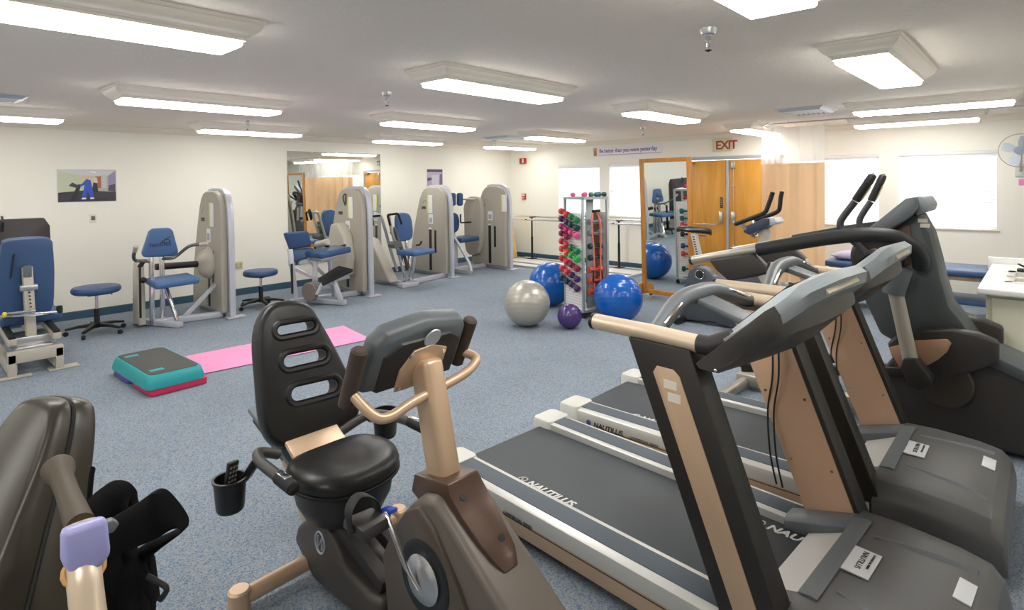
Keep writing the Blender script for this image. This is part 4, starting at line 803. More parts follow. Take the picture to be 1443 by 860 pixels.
# ------------------------------------------------------------------ treadmills (local: y = 0 at the rear end, front at y = -2.22)
def treadmill(loc, rz, label, cords):
    r = thing('treadmill', label, 'treadmill', loc, rz, 'treadmills side by side', True)
    part('running_belt', B().loft([[(-.275, y, z) for y, z in pr]+[(.275, y, z) for y, z in reversed(pr)] for pr in ()], bev=0) if 0 else B().loft([[(x, -.05, .1), (x, -.03, .112), (x, -.022, .13), (x, -.03, .15), (x, -.06, .165), (x, -1.75, .168), (x, -1.75, .12), (x, -.05, .09)] for x in (-.285, .285)], bev=.004), M['belt'], r)
    for s in (-1, 1):
        a = lambda x: s*x
        part('foot_rail', B().loft([[(a(x), y, z) for x, z in ((.29, .12), (.29, .195), (.305, .2), (.43, .2), (.455, .19), (.46, .17), (.455, .12))] for y in (-.12, -1.75)]), M['railw'], r, 'silver aluminium foot rail')
        part('tread_strip', B().bb(a(.318), a(.418), -.14, -1.75, .199, .2035, .002), M['tread'], r)
        part('side_panel', B().loft([[(a(x), y, z) for x, z in ((.40, .04), (.40, .17), (.452, .17), (.457, .11), (.448, .05))] for y in (-.06, -1.75)]), M['tan'], r, 'champagne side panel')
        part('panel_line', B().bb(a(.456), a(.459), -.1, -1.7, .116, .12), M['char'], r, smooth=0)
        part('end_cap', B().loft([rr_ring(a(.372), y0, .19-ii*2, .155-ii*2, .03, z, 0, 4) for y0, z, ii in ((-.068, .055, .0), (-.068, .19, .0), (-.068, .207, .006), (-.068, .213, .02))]), mat('cap_white', rgb(214, 214, 208), .45), r, 'white plastic rear end cap')
        # uprights
        up = [(-1.215, 1.065), (-1.465, 1.065), (-1.835, .1), (-1.615, .1)]
        u_ = part('upright', B().prism(up, 'x', a(.355), a(.455), .006), M['upr'], r, 'dark slanted upright post')
        ins = [(-1.325, .96), (-1.34, .985), (-1.405, .985), (-1.43, .965), (-1.755, .13), (-1.665, .13)]
        part('outer_inset', B().prism(ins, 'x', a(.452), a(.459), .002), M['tan'], u_, 'champagne inset panel')
        inn = [(-1.225, 1.05), (-1.45, 1.05), (-1.8, .14), (-1.592, .14)]
        ip = part('inner_panel', B().prism(inn, 'x', a(.349), a(.356)), M['copper'], u_, 'copper coloured inner panel', smooth=0)
        for t in (.06, .38, .68, .95):
            for e in (.12, .88):
                y = (-1.225-.367*t)*(1-e)+(-1.45-.35*t)*e; z = 1.05-.91*t
                part('panel_screw', B().cyl((a(.3455), y, z), (a(.35), y, z), .006, .007, 8), M['chrome'], ip)
        part('sticker', B().bb(a(.459), a(.4605), -1.37, -1.42, .915, .945).bb(a(.459), a(.4605), -1.385, -1.435, .872, .902), M['crown'], u_, smooth=0)
        rl = part('hand_rail', B().tube([(a(.42), -1.04, 1.088), (a(.42), -1.3, 1.088), (a(.42), -1.5, 1.083)], .031, 18), M['tanlt'], r, 'champagne tubular hand rail')
        part('rail_end_cap', B().cyl((a(.42), -1.02, 1.088), (a(.42), -1.045, 1.088), .0325, n=18, bev=.006), M['blackp'], rl)
        part('rail_sleeve', B().tube([(a(.42), -1.485, 1.084), (a(.42), -1.53, 1.085), (a(.4), -1.6, 1.12)], [.034, .036, .036], 16), M['chard'], rl)
    # console: lower shell and raised display housing
    t = Vector((0, -.74, .672)); n = Vector((0, -.672, -.74))
    def sec(x, y0, z0, L, th, off=0.0):
        o = Vector((x, y0, z0))+n*off
        return [o, o+t*L*.5, o+t*L, o+t*L+n*th*.35, o+t*(L*.88)+n*th, o+t*L*.45+n*th*1.1, o+t*L*.12+n*th*.8, o+n*th*.3]
    part('console_shell', B().loft([sec(x, y0, z0, L, th) for x, y0, z0, L, th in ((-.455, -1.49, 1.025, .24, .06), (-.41, -1.475, 1.02, .31, .085), (-.28, -1.47, 1.02, .35, .1), (-.1, -1.47, 1.02, .36, .11), (.1, -1.47, 1.02, .36, .11), (.28, -1.47, 1.02, .35, .1), (.41, -1.475, 1.02, .31, .085), (.455, -1.49, 1.025, .24, .06))]), M['char'], r, 'dark lower console shell', smooth=50)
    def usec(x, y0, z0, L, th):
        o = Vector((x, y0, z0)); return [o+n*.03, o-n*th*.6, o+t*.04-n*th, o+t*(L-.06)-n*th, o+t*L-n*th*.5, o+t*(L+.01)+n*.02, o+t*(L-.02)+n*.05, o+t*L*.4+n*.05]
    cs = part('display_housing', B().loft([usec(x, y0, z0, L, th) for x, y0, z0, L, th in ((-.44, -1.53, 1.06, .14, .012), (-.38, -1.52, 1.05, .22, .018), (-.34, -1.52, 1.05, .32, .02), (-.3, -1.51, 1.045, .37, .035), (0, -1.5, 1.04, .39, .045), (.3, -1.51, 1.045, .37, .035), (.34, -1.52, 1.05, .32, .02), (.38, -1.52, 1.05, .22, .018), (.44, -1.53, 1.06, .14, .012))]), M['greylt'], r, 'cool grey display housing', smooth=45)
    o = Vector((0, -1.5, 1.04)); 
    scr = B(); 
    scr.loft([[o+Vector((x, 0, 0))+t*l-n*.0465 for x, l in ((-.2, .07), (.2, .07), (.2, .31), (-.2, .31))], [o+Vector((x, 0, 0))+t*l-n*.043 for x, l in ((-.2, .07), (.2, .07), (.2, .31), (-.2, .31))]])
    part('display_screen', scr, M['blackp'], cs, smooth=0)
    plc = o+t*.39+n*.02; rot = Matrix((Vector((1, 0, 0)), t, Vector((1, 0, 0)).cross(t))).transposed()
    part('back_label', B().box(plc+n*.005+t*-.02, (.34, .035, .045), rot, .004), mat('cream_label', rgb(196, 186, 162), .4), cs, 'cream plate on the console back')
    for s in (-1, 1):
        for x, l in ((.44, .05), (.4, .14), (.33, .24)): part('shell_screw', B().sph(Vector((s*(x+.018), -1.485, 1.03))+t*l+n*.06, .006, 8), M['chrome'], r)
    # heart rate bar
    hb = spline([(-.42, -1.3, 1.08), (-.33, -1.285, 1.108), (-.22, -1.265, 1.142), (-.12, -1.255, 1.165), (0, -1.255, 1.17), (.12, -1.255, 1.165), (.22, -1.265, 1.142), (.33, -1.285, 1.108), (.42, -1.3, 1.08)], 5)
    gb = part('pulse_grip_bar', B().tube(hb, [.027+.012*math.sin(PI*i/(len(hb)-1)) for i in range(len(hb))], 14), M['greyp'], r, 'arched grey pulse grip bar')
    for s in (-1, 1): part('sensor_plate', B().beam((s*.36, -1.312, 1.112), (s*.2, -1.288, 1.162), .02, .02, (0, -.3, 1), .006), M['chrome'], gb)
    part('bar_neck', B().loft([[(x, -1.24, 1.145), (x, -1.24, 1.175), (x*.8, -1.52, 1.09), (x*.8, -1.52, 1.06)] for x in (-.07, .07)], bev=.008), M['greyp'], gb)
    # motor hood
    def hsec(y, zt, w=.46, ch=.05): return [(-w, y, .055), (-w-.002, y, zt-.1), (-w+.01, y, zt-.06), (-w+ch, y, zt-.015), (-w+.12, y, zt), (w-.12, y, zt), (w-ch, y, zt-.015), (w-.01, y, zt-.06), (w+.002, y, zt-.1), (w, y, .055)]
    hd = part('motor_hood', B().loft([hsec(-1.76, .30), hsec(-1.9, .303), hsec(-2.08, .29), hsec(-2.17, .272, .457, .05), hsec(-2.21, .235, .452, .06), hsec(-2.226, .17, .445, .06)], bev=.004), M['hood'], r, 'broad grey motor hood', smooth=45)
    for s in (-1, 1):
        part('hood_arm', B().loft([[(s*.26, y, .16), (s*.26, y, z-.02), (s*.285, y, z), (s*.355, y, z), (s*.37, y, z-.03), (s*.37, y, .16)] for y, z in ((-1.5, .215), (-1.58, .24), (-1.76, .295))], bev=.005), M['greyp'], hd)
        part('hood_ridge', B().loft([[(s*.2, -1.85, .306), (s*.215, -1.85, .306), (s*.21, -1.85, .3075)], [(s*.235, -2.05, .290), (s*.27, -2.05, .290), (s*.25, -2.05, .303)], [(s*.25, -2.15, .272), (s*.3, -2.15, .27), (s*.275, -2.15, .284)]]), M['greyp'], hd)
        part('front_wheel', B().cyl((s*.3, -2.12, .045), (s*.36, -2.12, .045), .0425, n=18, bev=.006), M['blackr'], r)
        part('rear_foot', B().cyl((s*.38, -.15, .003), (s*.38, -.15, .05), .03, n=14), M['blackr'], r)
    part('hood_skirt', B().loft([[(x, -1.76, .303), (x, -1.80, .31), (x, -1.82, .306), (x, -1.76, .18)] for x in (-.3, 0, .3)]), M['greyp'], hd)
    part('belt_cover', B().loft([[(x, -1.6, .172), (x, -1.6, .185), (x, -1.77, .262), (x, -1.77, .17)] for x in (-.26, .26)], bev=.003), mat('pale_cover', rgb(196, 194, 190), .45), r, 'pale grey cover plate in front of the belt')
    lb = part('hood_label', B().box((0, -1.865, .3085), (.17, .085, .006), (.03, 0, 0), .002), mat('label_silver', rgb(206, 208, 210), .35), hd)
    text('NAUTILUS', .026, M['blackp'], lb, (.07, -1.855, .3125), (-1, 0, 0), (0, -1, 0)); text('COMMERCIAL SERIES', .011, M['blackp'], lb, (.07, -1.885, .3125), (-1, 0, 0), (0, -1, 0))
    part('front_label', B().box((.12, -2.135, .2815), (.13, .05, .006), (.2, 0, 0), .002), mat('label_silver', rgb(206, 208, 210), .35), hd)
    wt = mat('white_ink', rgb(214, 214, 212), .6)
    bt = [c for c in r.children if c.name.startswith('running_belt')][0]
    for x, y in ((-.262, -.42), (.2, -1.4)):
        text('NAUTILUS', .062, wt, bt, (x, y-.05, .1685), (0, -1, 0), (1, 0, 0), shear=.25, bold=.002, spacing=1.0)
        part('emblem', B().tube(spline([(x+.012, y+.01, .1688), (x+.035, y-.005, .1688), (x+.04, y-.03, .1688), (x+.02, y-.035, .1688), (x+.01, y-.015, .1688), (x+.03, y-.01, .1688)], 4), .003, 5), wt, bt)
    text('NAUTILUS', .045, M['blackp'], r, (-.4582, -.26, .118), (0, -1, 0), (0, 0, 1), bold=.001, shear=.2); text('COMMERCIAL SERIES', .02, M['blackp'], r, (-.4582, -.52, .122), (0, -1, 0), (0, 0, 1))
    part('emblem', B().sph((-.458, -.225, .135), .018, 12, (.1, 1, 1)), mat('emblem_blue', rgb(70, 80, 150), .4), r)
    if cords:
        for k, (x, y) in enumerate(((.34, -1.42), (.33, -1.45))): part('cord', B().tube(spline([(x, y, 1.04), (x-.01, y-.01, .8), (x+.01, y+.02, .62), (x-.02, y, .45), (x, y-.02, .3)], 6), .004, 6), M['blackr'], r)
    return r
treadmill((2.40, 2.33, 0), math.radians(-3.5), 'treadmill nearest the camera, with open running belt in front', True)
treadmill((3.43, 2.33, 0), 0.0, 'second treadmill, between the near treadmill and elliptical trainer', True)
# ------------------------------------------------------------------ elliptical trainer
r = thing('elliptical_trainer', 'dark elliptical trainer with two upright arm levers', 'elliptical trainer', (4.6, .9, 0))
E0 = lambda u, v, x=4.6: PX(u, v, x)
steelb = mat('satin_grey_tube', rgb(172, 166, 156), .35, .4); foam = mat('black_foam', rgb(34, 37, 38), .55)
eb_ = mat('elliptical_grey', rgb(78, 84, 86), .45); ebd = mat('elliptical_dark', rgb(52, 48, 46), .5); ecop = mat('elliptical_copper', rgb(96, 76, 66), .45, .3)
for k, X in enumerate((4.2, 5.0)):
    p0, p1 = E0(975, 367, 4.2), E0(1070, 351, 4.2); P_ = [p0, p1]; P_ = [Vector((X, p.y, p.z)) for p in P_]
    rl = part('hand_rail', B().tube(P_, .032, 16), steelb, r, 'long silver side rail'); part('rail_end_cap', B().cyl(P_[0]-(P_[1]-P_[0]).normalized()*.015, P_[0]+(P_[1]-P_[0]).normalized()*.012, .034, n=16, bev=.005), M['blackp'], rl)
    s = 1 if X < 4.5 else -1; DX = (0, 0, 0, 0, .02, .07, .14, .2)
    F_ = [E0(u, v, 4.2+dx) for (u, v), dx in zip(((1068, 352), (1110, 345), (1165, 336), (1215, 331), (1255, 333), (1280, 343), (1295, 358), (1298, 376)), DX)]
    F_ = [Vector((X+s*dx, p.y, p.z)) for p, dx in zip(F_, DX)]
    part('foam_grip', B().tube(spline(F_, 5), .046, 16), foam, rl, 'thick black foam grip')
    g = [E0(u, v, 4.2) for u, v in ((1001, 365), (1063, 356), (1090, 384), (1070, 389), (1030, 396), (1012, 380))]
    part('rail_fairing', B().loft([[Vector((X+d, p.y, p.z)) for p in g] for d in (-.05, .05)], bev=.02, seg=3), ebd, r, 'dark wedge shaped rail fairing')
    a = E0(1078, 384, 4.2); part('rail_post', B().beam((X, a.y, a.z), (X, .95, .1), .07, .1, bev=.012), steelb, r)
prof = [E0(u, v) for u, v in ((1301, 302), (1315, 327), (1325, 363), (1331, 390), (1342, 427), (1354, 441))]
tw = [(p.y, p.z) for p in prof]
part('tower', B().prism([(.95, 1.2), (.60, 1.42)]+tw+[(.28, .62), (.55, .5), (.8, .62), (.92, .9)], 'x', 4.44, 4.76, .02, 2), eb_, r, 'tall grey tower')
part('tower_panel', B().prism([(.86, 1.2), (.68, 1.34), (.635, 1.35), (.6, 1.12), (.7, 1.06), (.84, 1.06)], 'x', 4.425, 4.775, .006), ecop, r, 'copper brown tower panel')
for k, (u, v) in enumerate(((1299, 311), (1302, 318))): p = E0(u, v, 4.435); part('sticker', B().bb(4.432, 4.438, p.y-.03, p.y+.02, p.z-.012, p.z+.012), M['crown'], r, smooth=0)
cn = part('console', B().loft([[Vector((x, p.y, p.z)) for p in [E0(u, v) for u, v in ((1222, 334), (1232, 322), (1287, 278), (1300, 276), (1303, 290), (1292, 303), (1240, 336))]] for x in (4.32, 4.36, 4.84, 4.88)], bev=.008), M['greyp'], r, 'tilted slate grey console')
part('console_end', B().loft([[Vector((x, p.y, p.z)) for p in [E0(u, v) for u, v in ((1298, 275), (1308, 276), (1316, 288), (1313, 297), (1297, 302))]] for x in (4.4, 4.8)], bev=.012), M['greylt'], cn)
# swing arms
dc = E0(1236, 362, 4.38)
part('pivot_disc', B().cyl((4.32, dc.y, dc.z), (4.88, dc.y, dc.z), .145, n=32, bev=.02), M['chard'], r, 'round black pivot disc'); part('disc_hub', B().cyl((4.31, dc.y, dc.z), (4.89, dc.y, dc.z), .06, n=20, bev=.01), ecop, r)
for X, pts in ((4.28, ((1229, 249), (1205, 284), (1188, 306), (1184, 316), (1189, 327), (1222, 358))), (4.92, ((1244, 249), (1227, 284), (1214, 304), (1211, 314), (1216, 325), (1236, 352)))):
    P_ = [E0(u, v, X) for u, v in pts]
    arm = part('arm_lever', B().tube(spline(P_[1:], 5), .022, 12), mat('lever_grey', rgb(60, 60, 64), .4), r, 'dark curved arm lever')
    part('lever_grip', B().tube([P_[1]+(P_[0]-P_[1])*.03, P_[1]+(P_[0]-P_[1])*.8], .026, 12), M['blackr'], arm); part('lever_tip', B().tube([P_[1]+(P_[0]-P_[1])*.76, P_[0], P_[0]+Vector((0, -.015, .012))], [.028, .025, .014], 12), M['blackp'], arm)
    part('sensor_plate', B().beam(P_[1]+(P_[0]-P_[1])*.12+Vector((0, -.018, -.01)), P_[1]+(P_[0]-P_[1])*.7+Vector((0, -.018, -.01)), .02, .014, (1, 0, 0), .003), mat('sensor_gold', rgb(206, 190, 140), .3, .5), arm)
    q0 = E0(1261, 414, X); q1 = E0(1284, 512, X)
    lg = part('swing_leg', B().tube([(X, q0.y, q0.z+.03), (X, q1.y, q1.z)], .042, 16), M['shroud'], r, 'thick champagne swing leg')
    part('leg_socket', B().cyl((X, q0.y+.008, q0.z), (X, q0.y-.02, q0.z+.16), .06, .075, 16), M['greyp'], lg)
    br = [E0(u, v, X) for u, v in ((1274, 503), (1292, 503), (1316, 532), (1314, 542), (1296, 548), (1282, 540), (1271, 516))]
    part('leg_bracket', B().loft([[Vector((X+d, p.y, p.z)) for p in br] for d in (-.06, .06)], bev=.012), M['chard'], lg)
    part('pedal_arm', B().beam((X, q1.y, q1.z-.06), (X, 1.65, .26), .05, .06, bev=.01), M['chard'], r); part('foot_pedal', B().box((X, 1.55, .31), (.18, .42, .04), (-.06, 0, 0), .015, 3), M['blackr'], r)
cv = [E0(u, v, 4.34) for u, v in ((1250, 484), (1262, 474), (1295, 466), (1340, 464), (1380, 471), (1408, 483), (1408, 513), (1370, 525), (1318, 536), (1270, 540))]
for X0_, X1_ in ((4.33, 4.42), (4.78, 4.87)): part('side_cover', B().loft([[Vector((x, p.y, p.z)) for p in cv] for x in (X0_, X1_)], bev=.02, seg=3), ebd, r, 'long dark side cover')
ci = [E0(u, v, 4.325) for u, v in ((1252, 490), (1290, 480), (1335, 478), (1341, 484), (1335, 496), (1322, 507), (1308, 515), (1268, 520))]
part('cover_inset', B().loft([[Vector((x, p.y, p.z)) for p in ci] for x in (4.32, 4.34)], bev=.006), mat('elliptical_tan', rgb(196, 156, 126), .42, .3), r, 'tan panel set in the side cover')
dc2 = E0(1328, 540, 4.36); part('crank_disc', B().cyl((4.36, dc2.y, dc2.z), (4.84, dc2.y, dc2.z), .155, n=36, bev=.012), mat('disc_brown', rgb(64, 56, 50), .45), r, 'round brown crank disc')
bd = [(.62, .62), (.35, .65), (.05, .5), (-.12, .36), (-.3, .2), (-.34, .03), (.9, .03), (.9, .2), (.75, .45)]
part('base_shroud', B().prism(bd, 'x', 4.42, 4.78, .025, 3), ebd, r, 'dark sloping front shroud'); part('shroud_spine', B().prism([(.42, .68), (.05, .53), (-.14, .385), (-.33, .22), (-.3, .18), (.05, .46), (.4, .6)], 'x', 4.38, 4.82, .01), eb_, r)
part('rear_beam', B().bb(4.55, 4.65, .8, 1.8, .04, .12, .01), steelb, r)
st = PZ(1052, 540, .04)
part('rear_stabilizer', B().tube([(4.0, 1.74, .06), (5.2, 1.74, .06)], .04, 14), steelb, r)
for x in (4.0, 5.2): part('stabilizer_foot', B().cyl((x-.03, 1.74, .0605), (x+.03, 1.74, .0605), .058, n=16, bev=.01), M['blackr'], r)
part('front_stabilizer', B().bb(4.25, 4.95, -.3, -.22, .003, .06, .01), M['blackp'], r)
# ------------------------------------------------------------------ upright bike
r = thing('upright_bike', 'upright exercise bike in front of the wooden doors', 'exercise bike', (6.4, 2.6, 0))
U = lambda u, v, x=6.4: PX(u, v, x)
sl = [U(u, v) for u, v in ((959, 322), (968, 319), (985, 321), (997, 322), (1000, 326), (985, 328), (966, 329))]
def saddle(): 
    rings = []
    yb, yf, z = sl[0].y+.03, sl[4].y-.02, sl[1].z
    for t, w, zz in ((0, .05, -.01), (.08, .1, .0), (.3, .125, .0), (.5, .095, -.008), (.7, .045, -.012), (.95, .03, -.018), (1.0, .012, -.03)):
        y = yb+(yf-yb)*t; rings.append([Vector((6.4+w*math.cos(a), y, z+zz-.03+.035*math.sin(a))) for a in [2*PI*k/14 for k in range(14)]])
    return B().loft(rings)
part('saddle', saddle(), M['vinylk'], r)
a, c_ = U(978, 328), U(986, 366)
sp_ = part('seat_post', B().beam(a, c_, .06, .075, (1, 0, 0), .008), M['railw'], r, 'silver seat post')
for k in range(9): q = a+(c_-a)*(.15+.09*k); part('height_mark', B().box(q+Vector((-.036, 0, 0)), (.004, .028, .012)), M['blackp'], sp_, smooth=0)
part('seat_lever', B().cyl(U(986, 332), U(994, 333), .008, n=8), M['vinylb'], r)
fr = [(U(u, v).y, U(u, v).z) for u, v in ((976, 380), (984, 373), (998, 377), (1010, 388), (1040, 393), (1062, 386), (1075, 386), (1082, 400), (1078, 430), (1060, 452), (1040, 462), (1010, 452), (962, 448), (968, 405))]
part('frame_shroud', B().prism(fr, 'x', 6.3, 6.5, .02, 3), mat('bike_slate', rgb(72, 78, 86), .42), r, 'slate grey frame shroud')
lg = U(986, 387, 6.297); part('round_logo', B().cyl((6.295, lg.y, lg.z), (6.302, lg.y, lg.z), .055, n=24), M['blackp'], r); part('logo_ring', B().tube([(6.294, lg.y+.05*math.cos(k*PI/12), lg.z+.05*math.sin(k*PI/12)) for k in range(24)], .004, 6, closed=True), M['chrome'], r)
part('mast', B().beam(U(1078, 322), (6.4, U(1074, 390).y, .5), .1, .1, (1, 0, 0), .015), M['shroud2'], r, 'grey console mast')
cn = part('console', B().loft([[Vector((x, p.y, p.z)) for p in [U(u, v) for u, v in ((1054, 326), (1056, 318), (1082, 307), (1090, 307), (1090, 315), (1080, 322), (1062, 330))]] for x in (6.26, 6.3, 6.5, 6.54)], bev=.012), mat('console_navy', rgb(56, 68, 86), .4), r)
part('console_cap', B().loft([[Vector((x, p.y, p.z)) for p in [U(u, v) for u, v in ((1086, 306), (1096, 306), (1101, 313), (1090, 318))]] for x in (6.28, 6.52)], bev=.01), M['silverp'], cn)
for X, pts in ((6.18, ((1036, 316), (1058, 308), (1077, 300), (1082, 291), (1086, 280), (1089, 271))), (6.62, ((1061, 311), (1080, 305), (1096, 298), (1099, 290), (1100, 280), (1102, 270)))):
    P_ = [U(u, v, X) for u, v in pts]; part('handlebar', B().tube(spline(P_, 4), .023, 12), M['blackr'], r, 'black bent handlebar')
part('bar_bracket', B().tube(spline([U(1045, 313, 6.2), U(1053, 326, 6.3), U(1062, 333, 6.4), U(1066, 330, 6.5), U(1062, 312, 6.6)], 4), .018, 10), M['steel'], r)
for s, dz in ((-1, .1), (1, -.1)):
    cy, cz = U(1018, 425).y, .34; part('crank_arm', B().beam((6.4+s*.115, cy, cz), (6.4+s*.13, cy+.06*s, cz-dz*1.4), .02, .03, (1, 0, 0), .004), M['chrome'], r)
    part('pedal', B().box((6.4+s*.19, cy+.06*s, cz-dz*1.4), (.1, .09, .03), None, .008), M['blackr'], r)
part('rear_stabilizer', B().tube([(6.1, 3.1, .04), (6.7, 3.1, .04)], .034, 12), M['blackp'], r); part('front_stabilizer', B().tube([(6.1, 2.1, .04), (6.7, 2.1, .04)], .034, 12), M['blackp'], r)
part('base_beam', B().bb(6.34, 6.46, 2.1, 3.1, .03, .13, .01), M['blackp'], r)
# ------------------------------------------------------------------ treatment table behind the elliptical
r = thing('treatment_table', 'navy vinyl treatment table under the windows', 'table', (8.6, 1.0, 0))
part('top', B().bb(8.19, 8.92, -.2, 2.1, .53, .6, .025, 3), M['vinyln'], r); part('frame', B().bb(8.24, 8.87, -.15, 2.05, .48, .53, .004), wood_mat('table_wood', rgb(150, 128, 108), rgb(170, 148, 126)), r)
part('shelf', B().bb(8.28, 8.84, -.1, 2.0, .2, .25, .01), M['vinyln'], r)
for x in (8.29, 8.82):
    for y in (-.1, 2.0): part('leg', B().bb(x-.035, x+.035, y-.035, y+.035, .003, .49, .004), M['white'], r)
def pillow(c, sx, sy, sz, label):
    rings = []
    for k in range(9):
        t = -1+2*k/8; w = (1-abs(t)**3.2); rings.append([Vector((c[0]+sx/2*math.copysign(abs(math.cos(a))**.55, math.cos(a))*(.9+.1*w), c[1]+t*sy/2, c[2]+sz/2*math.sin(a)*max(w, .05)+.0)) for a in [2*PI*q/20 for q in range(20)]])
    single('pillow', B().loft(rings), mat('lavender_cotton', rgb(188, 178, 206), .8, bump=.1, bscale=60), label, 'pillow', 'pillows on the treatment table', 60)
pillow((8.52, 1.84, .655), .42, .44, .11, 'lavender pillow on the table, nearer the curtain'); pillow((8.55, 1.38, .65), .42, .44, .1, 'lavender pillow on the table, nearer the elliptical')
# ------------------------------------------------------------------ sink counter at the right edge
r = thing('sink_cabinet', 'cream base cabinet under the white sink counter', 'cabinet', (5.6, -.6, 0))
crm = mat('cream_laminate', rgb(228, 226, 206), .45)
part('body', B().bb(5.03, 6.35, -1.9, .28, .1, .12).bb(6.33, 6.35, -1.9, .28, .12, .86).bb(5.03, 6.33, -1.9, -1.88, .12, .86).bb(5.03, 5.05, -1.88, .28, .12, .86), crm, r); part('toe_kick', B().bb(5.09, 6.3, -1.88, .24, .003, .1), M['base'], r)
for k in range(3):
    y1 = .26-k*.7; dr = part('door', B().bb(5.008, 5.028, y1-.68, y1, .13, .84, .004), crm, r); part('handle', B().tube(fillet([(5.008, y1-.62, .68), (4.98, y1-.62, .68), (4.98, y1-.62, .58), (5.008, y1-.62, .58)], .01), .005, 6), M['chrome'], dr)
part('end_panel', B().bb(5.05, 6.33, .28, .295, .1, .86, .003), crm, r)
part('hinge', B().bb(5.0, 5.04, .262, .285, .6, .64, .002), M['blackp'], r)
r = thing('countertop', 'white laminate countertop with a sink at right edge', 'countertop', (5.6, -.6, .86))
tk = M['white']
part('slab', B().bb(4.95, 6.42, -1.95, -.318, .862, .91, .012, 3).bb(4.95, 5.32, -.32, .335, .862, .91, .012, 3).bb(5.9, 6.42, -.32, .335, .862, .91, .012, 3).bb(5.3, 5.92, .18, .335, .862, .91, .012, 3), tk, r); part('back_lip', B().bb(6.4, 6.44, -1.95, .36, .862, .965, .006), tk, r)
r = thing('kitchen_sink', 'white double bowl sink set in the counter', 'sink', (5.62, -.07, .72))
sk = mat('sink_enamel', rgb(216, 216, 208), .3)
rim = B(); x0, x1, y0, y1 = 5.28, 5.94, -.36, .21
rim.bb(x0, x1, y1-.05, y1, .908, .918, .003).bb(x0, x1, y0, y0+.05, .908, .918, .003).bb(x0, x0+.05, y0, y1, .908, .918, .003).bb(x1-.1, x1, y0, y1, .908, .918, .003).bb(5.56, 5.6, y0, y1, .905, .918, .003)
part('rim', rim, sk, r)
for a, c_ in ((5.33, 5.56), (5.6, 5.84)):
    part('bowl', B().bb(a, c_, y0+.05, y1-.05, .74, .745).bb(a, a+.004, y0+.05, y1-.05, .74, .91).bb(c_-.004, c_, y0+.05, y1-.05, .74, .91).bb(a, c_, y0+.05, y0+.054, .74, .91).bb(a, c_, y1-.054, y1-.05, .74, .91), sk, r); part('drain', B().cyl(((a+c_)/2, -.07, .745), ((a+c_)/2, -.07, .75), .04, n=16), M['chrome'], r)
r = thing('tap', 'black kitchen tap on the far rim of the sink', 'tap', (5.9, .08, .918))
part('tap_base', B().bb(5.865, 5.925, -.12, .16, .919, .945, .01), M['blackp'], r); part('spout', B().tube(fillet([(5.895, .02, .93), (5.895, .02, 1.1), (5.75, .0, 1.1), (5.7, -.0, 1.07)], .06), .014, 10), M['blackp'], r); part('lever', B().beam((5.895, .1, .95), (5.87, .15, .98), .02, .012), M['blackp'], r)
# clutter on the floor by the treatment table
p = PZ(1368, 446, 0.0)
cb = Vector((7.15, .66, 0))
r = thing('portable_appliance', 'grey box shaped appliance propped on the floor beside treatment table', 'appliance', cb)
part('body', B().box(cb+Vector((0, 0, .21)), (.2, .24, .3), (.35, .1, .2), .02), mat('appliance_grey', rgb(124, 122, 112), .5), r); part('base', B().box(cb+Vector((0, .02, .04)), (.3, .32, .07), (0, 0, .2), .015), M['greyp'], r)
single('cable_coil', B().tube(spline([cb+Vector((.05+.16*math.cos(k*.9), .36+.14*math.sin(k*.9), .01+.012*k)) for k in range(22)], 4), .007, 6), M['blackr'], 'black coiled cable on the floor by the grey appliance', 'cable')
single('white_tray', B().loft([rr_ring(7.0, .3, .26, .16, .03, z, .3) for z in (.003, .02)], bev=.004), M['white'], 'small white tray on the floor by the sink cabinet', 'tray')
# ------------------------------------------------------------------ recumbent bike in front
def pln(u, v, P, n):
    d = _ray(u, v); return CAM + d*((vv(P)-CAM).dot(vv(n))/d.dot(vv(n)))
def boolean_cut(b, cutters, m):
    """cut holes: returns a B with the result"""
    o = bpy.data.objects.new('a', _mesh('a', b, m, 0)); COL.objects.link(o); tmp = [o]
    for c in cutters:
        k = bpy.data.objects.new('c', _mesh('c', c, None, 0)); COL.objects.link(k); tmp.append(k)
        md_ = o.modifiers.new('b', 'BOOLEAN'); md_.operation = 'DIFFERENCE'; md_.solver = 'EXACT'; md_.object = k
    dg = bpy.context.evaluated_depsgraph_get(); dg.update()
    me = bpy.data.meshes.new_from_object(o.evaluated_get(dg)); nb = B(); nb.bm.from_mesh(me); bpy.data.meshes.remove(me)
    for k in tmp: bpy.data.objects.remove(k, do_unlink=True)
    return nb
XC = 1.27
r = thing('recumbent_bike', 'recumbent exercise bike with slotted black backrest and remote', 'exercise bike', (XC, 1.9, 0))
shell = mat('bike_shell', rgb(104, 96, 88), .42, .15, bump=.04, bscale=600); shelld = mat('bike_shell_dark', rgb(70, 64, 60), .45, .1, bump=.04, bscale=600); bronze = mat('bronze_plastic', rgb(92, 72, 62), .3, .4)
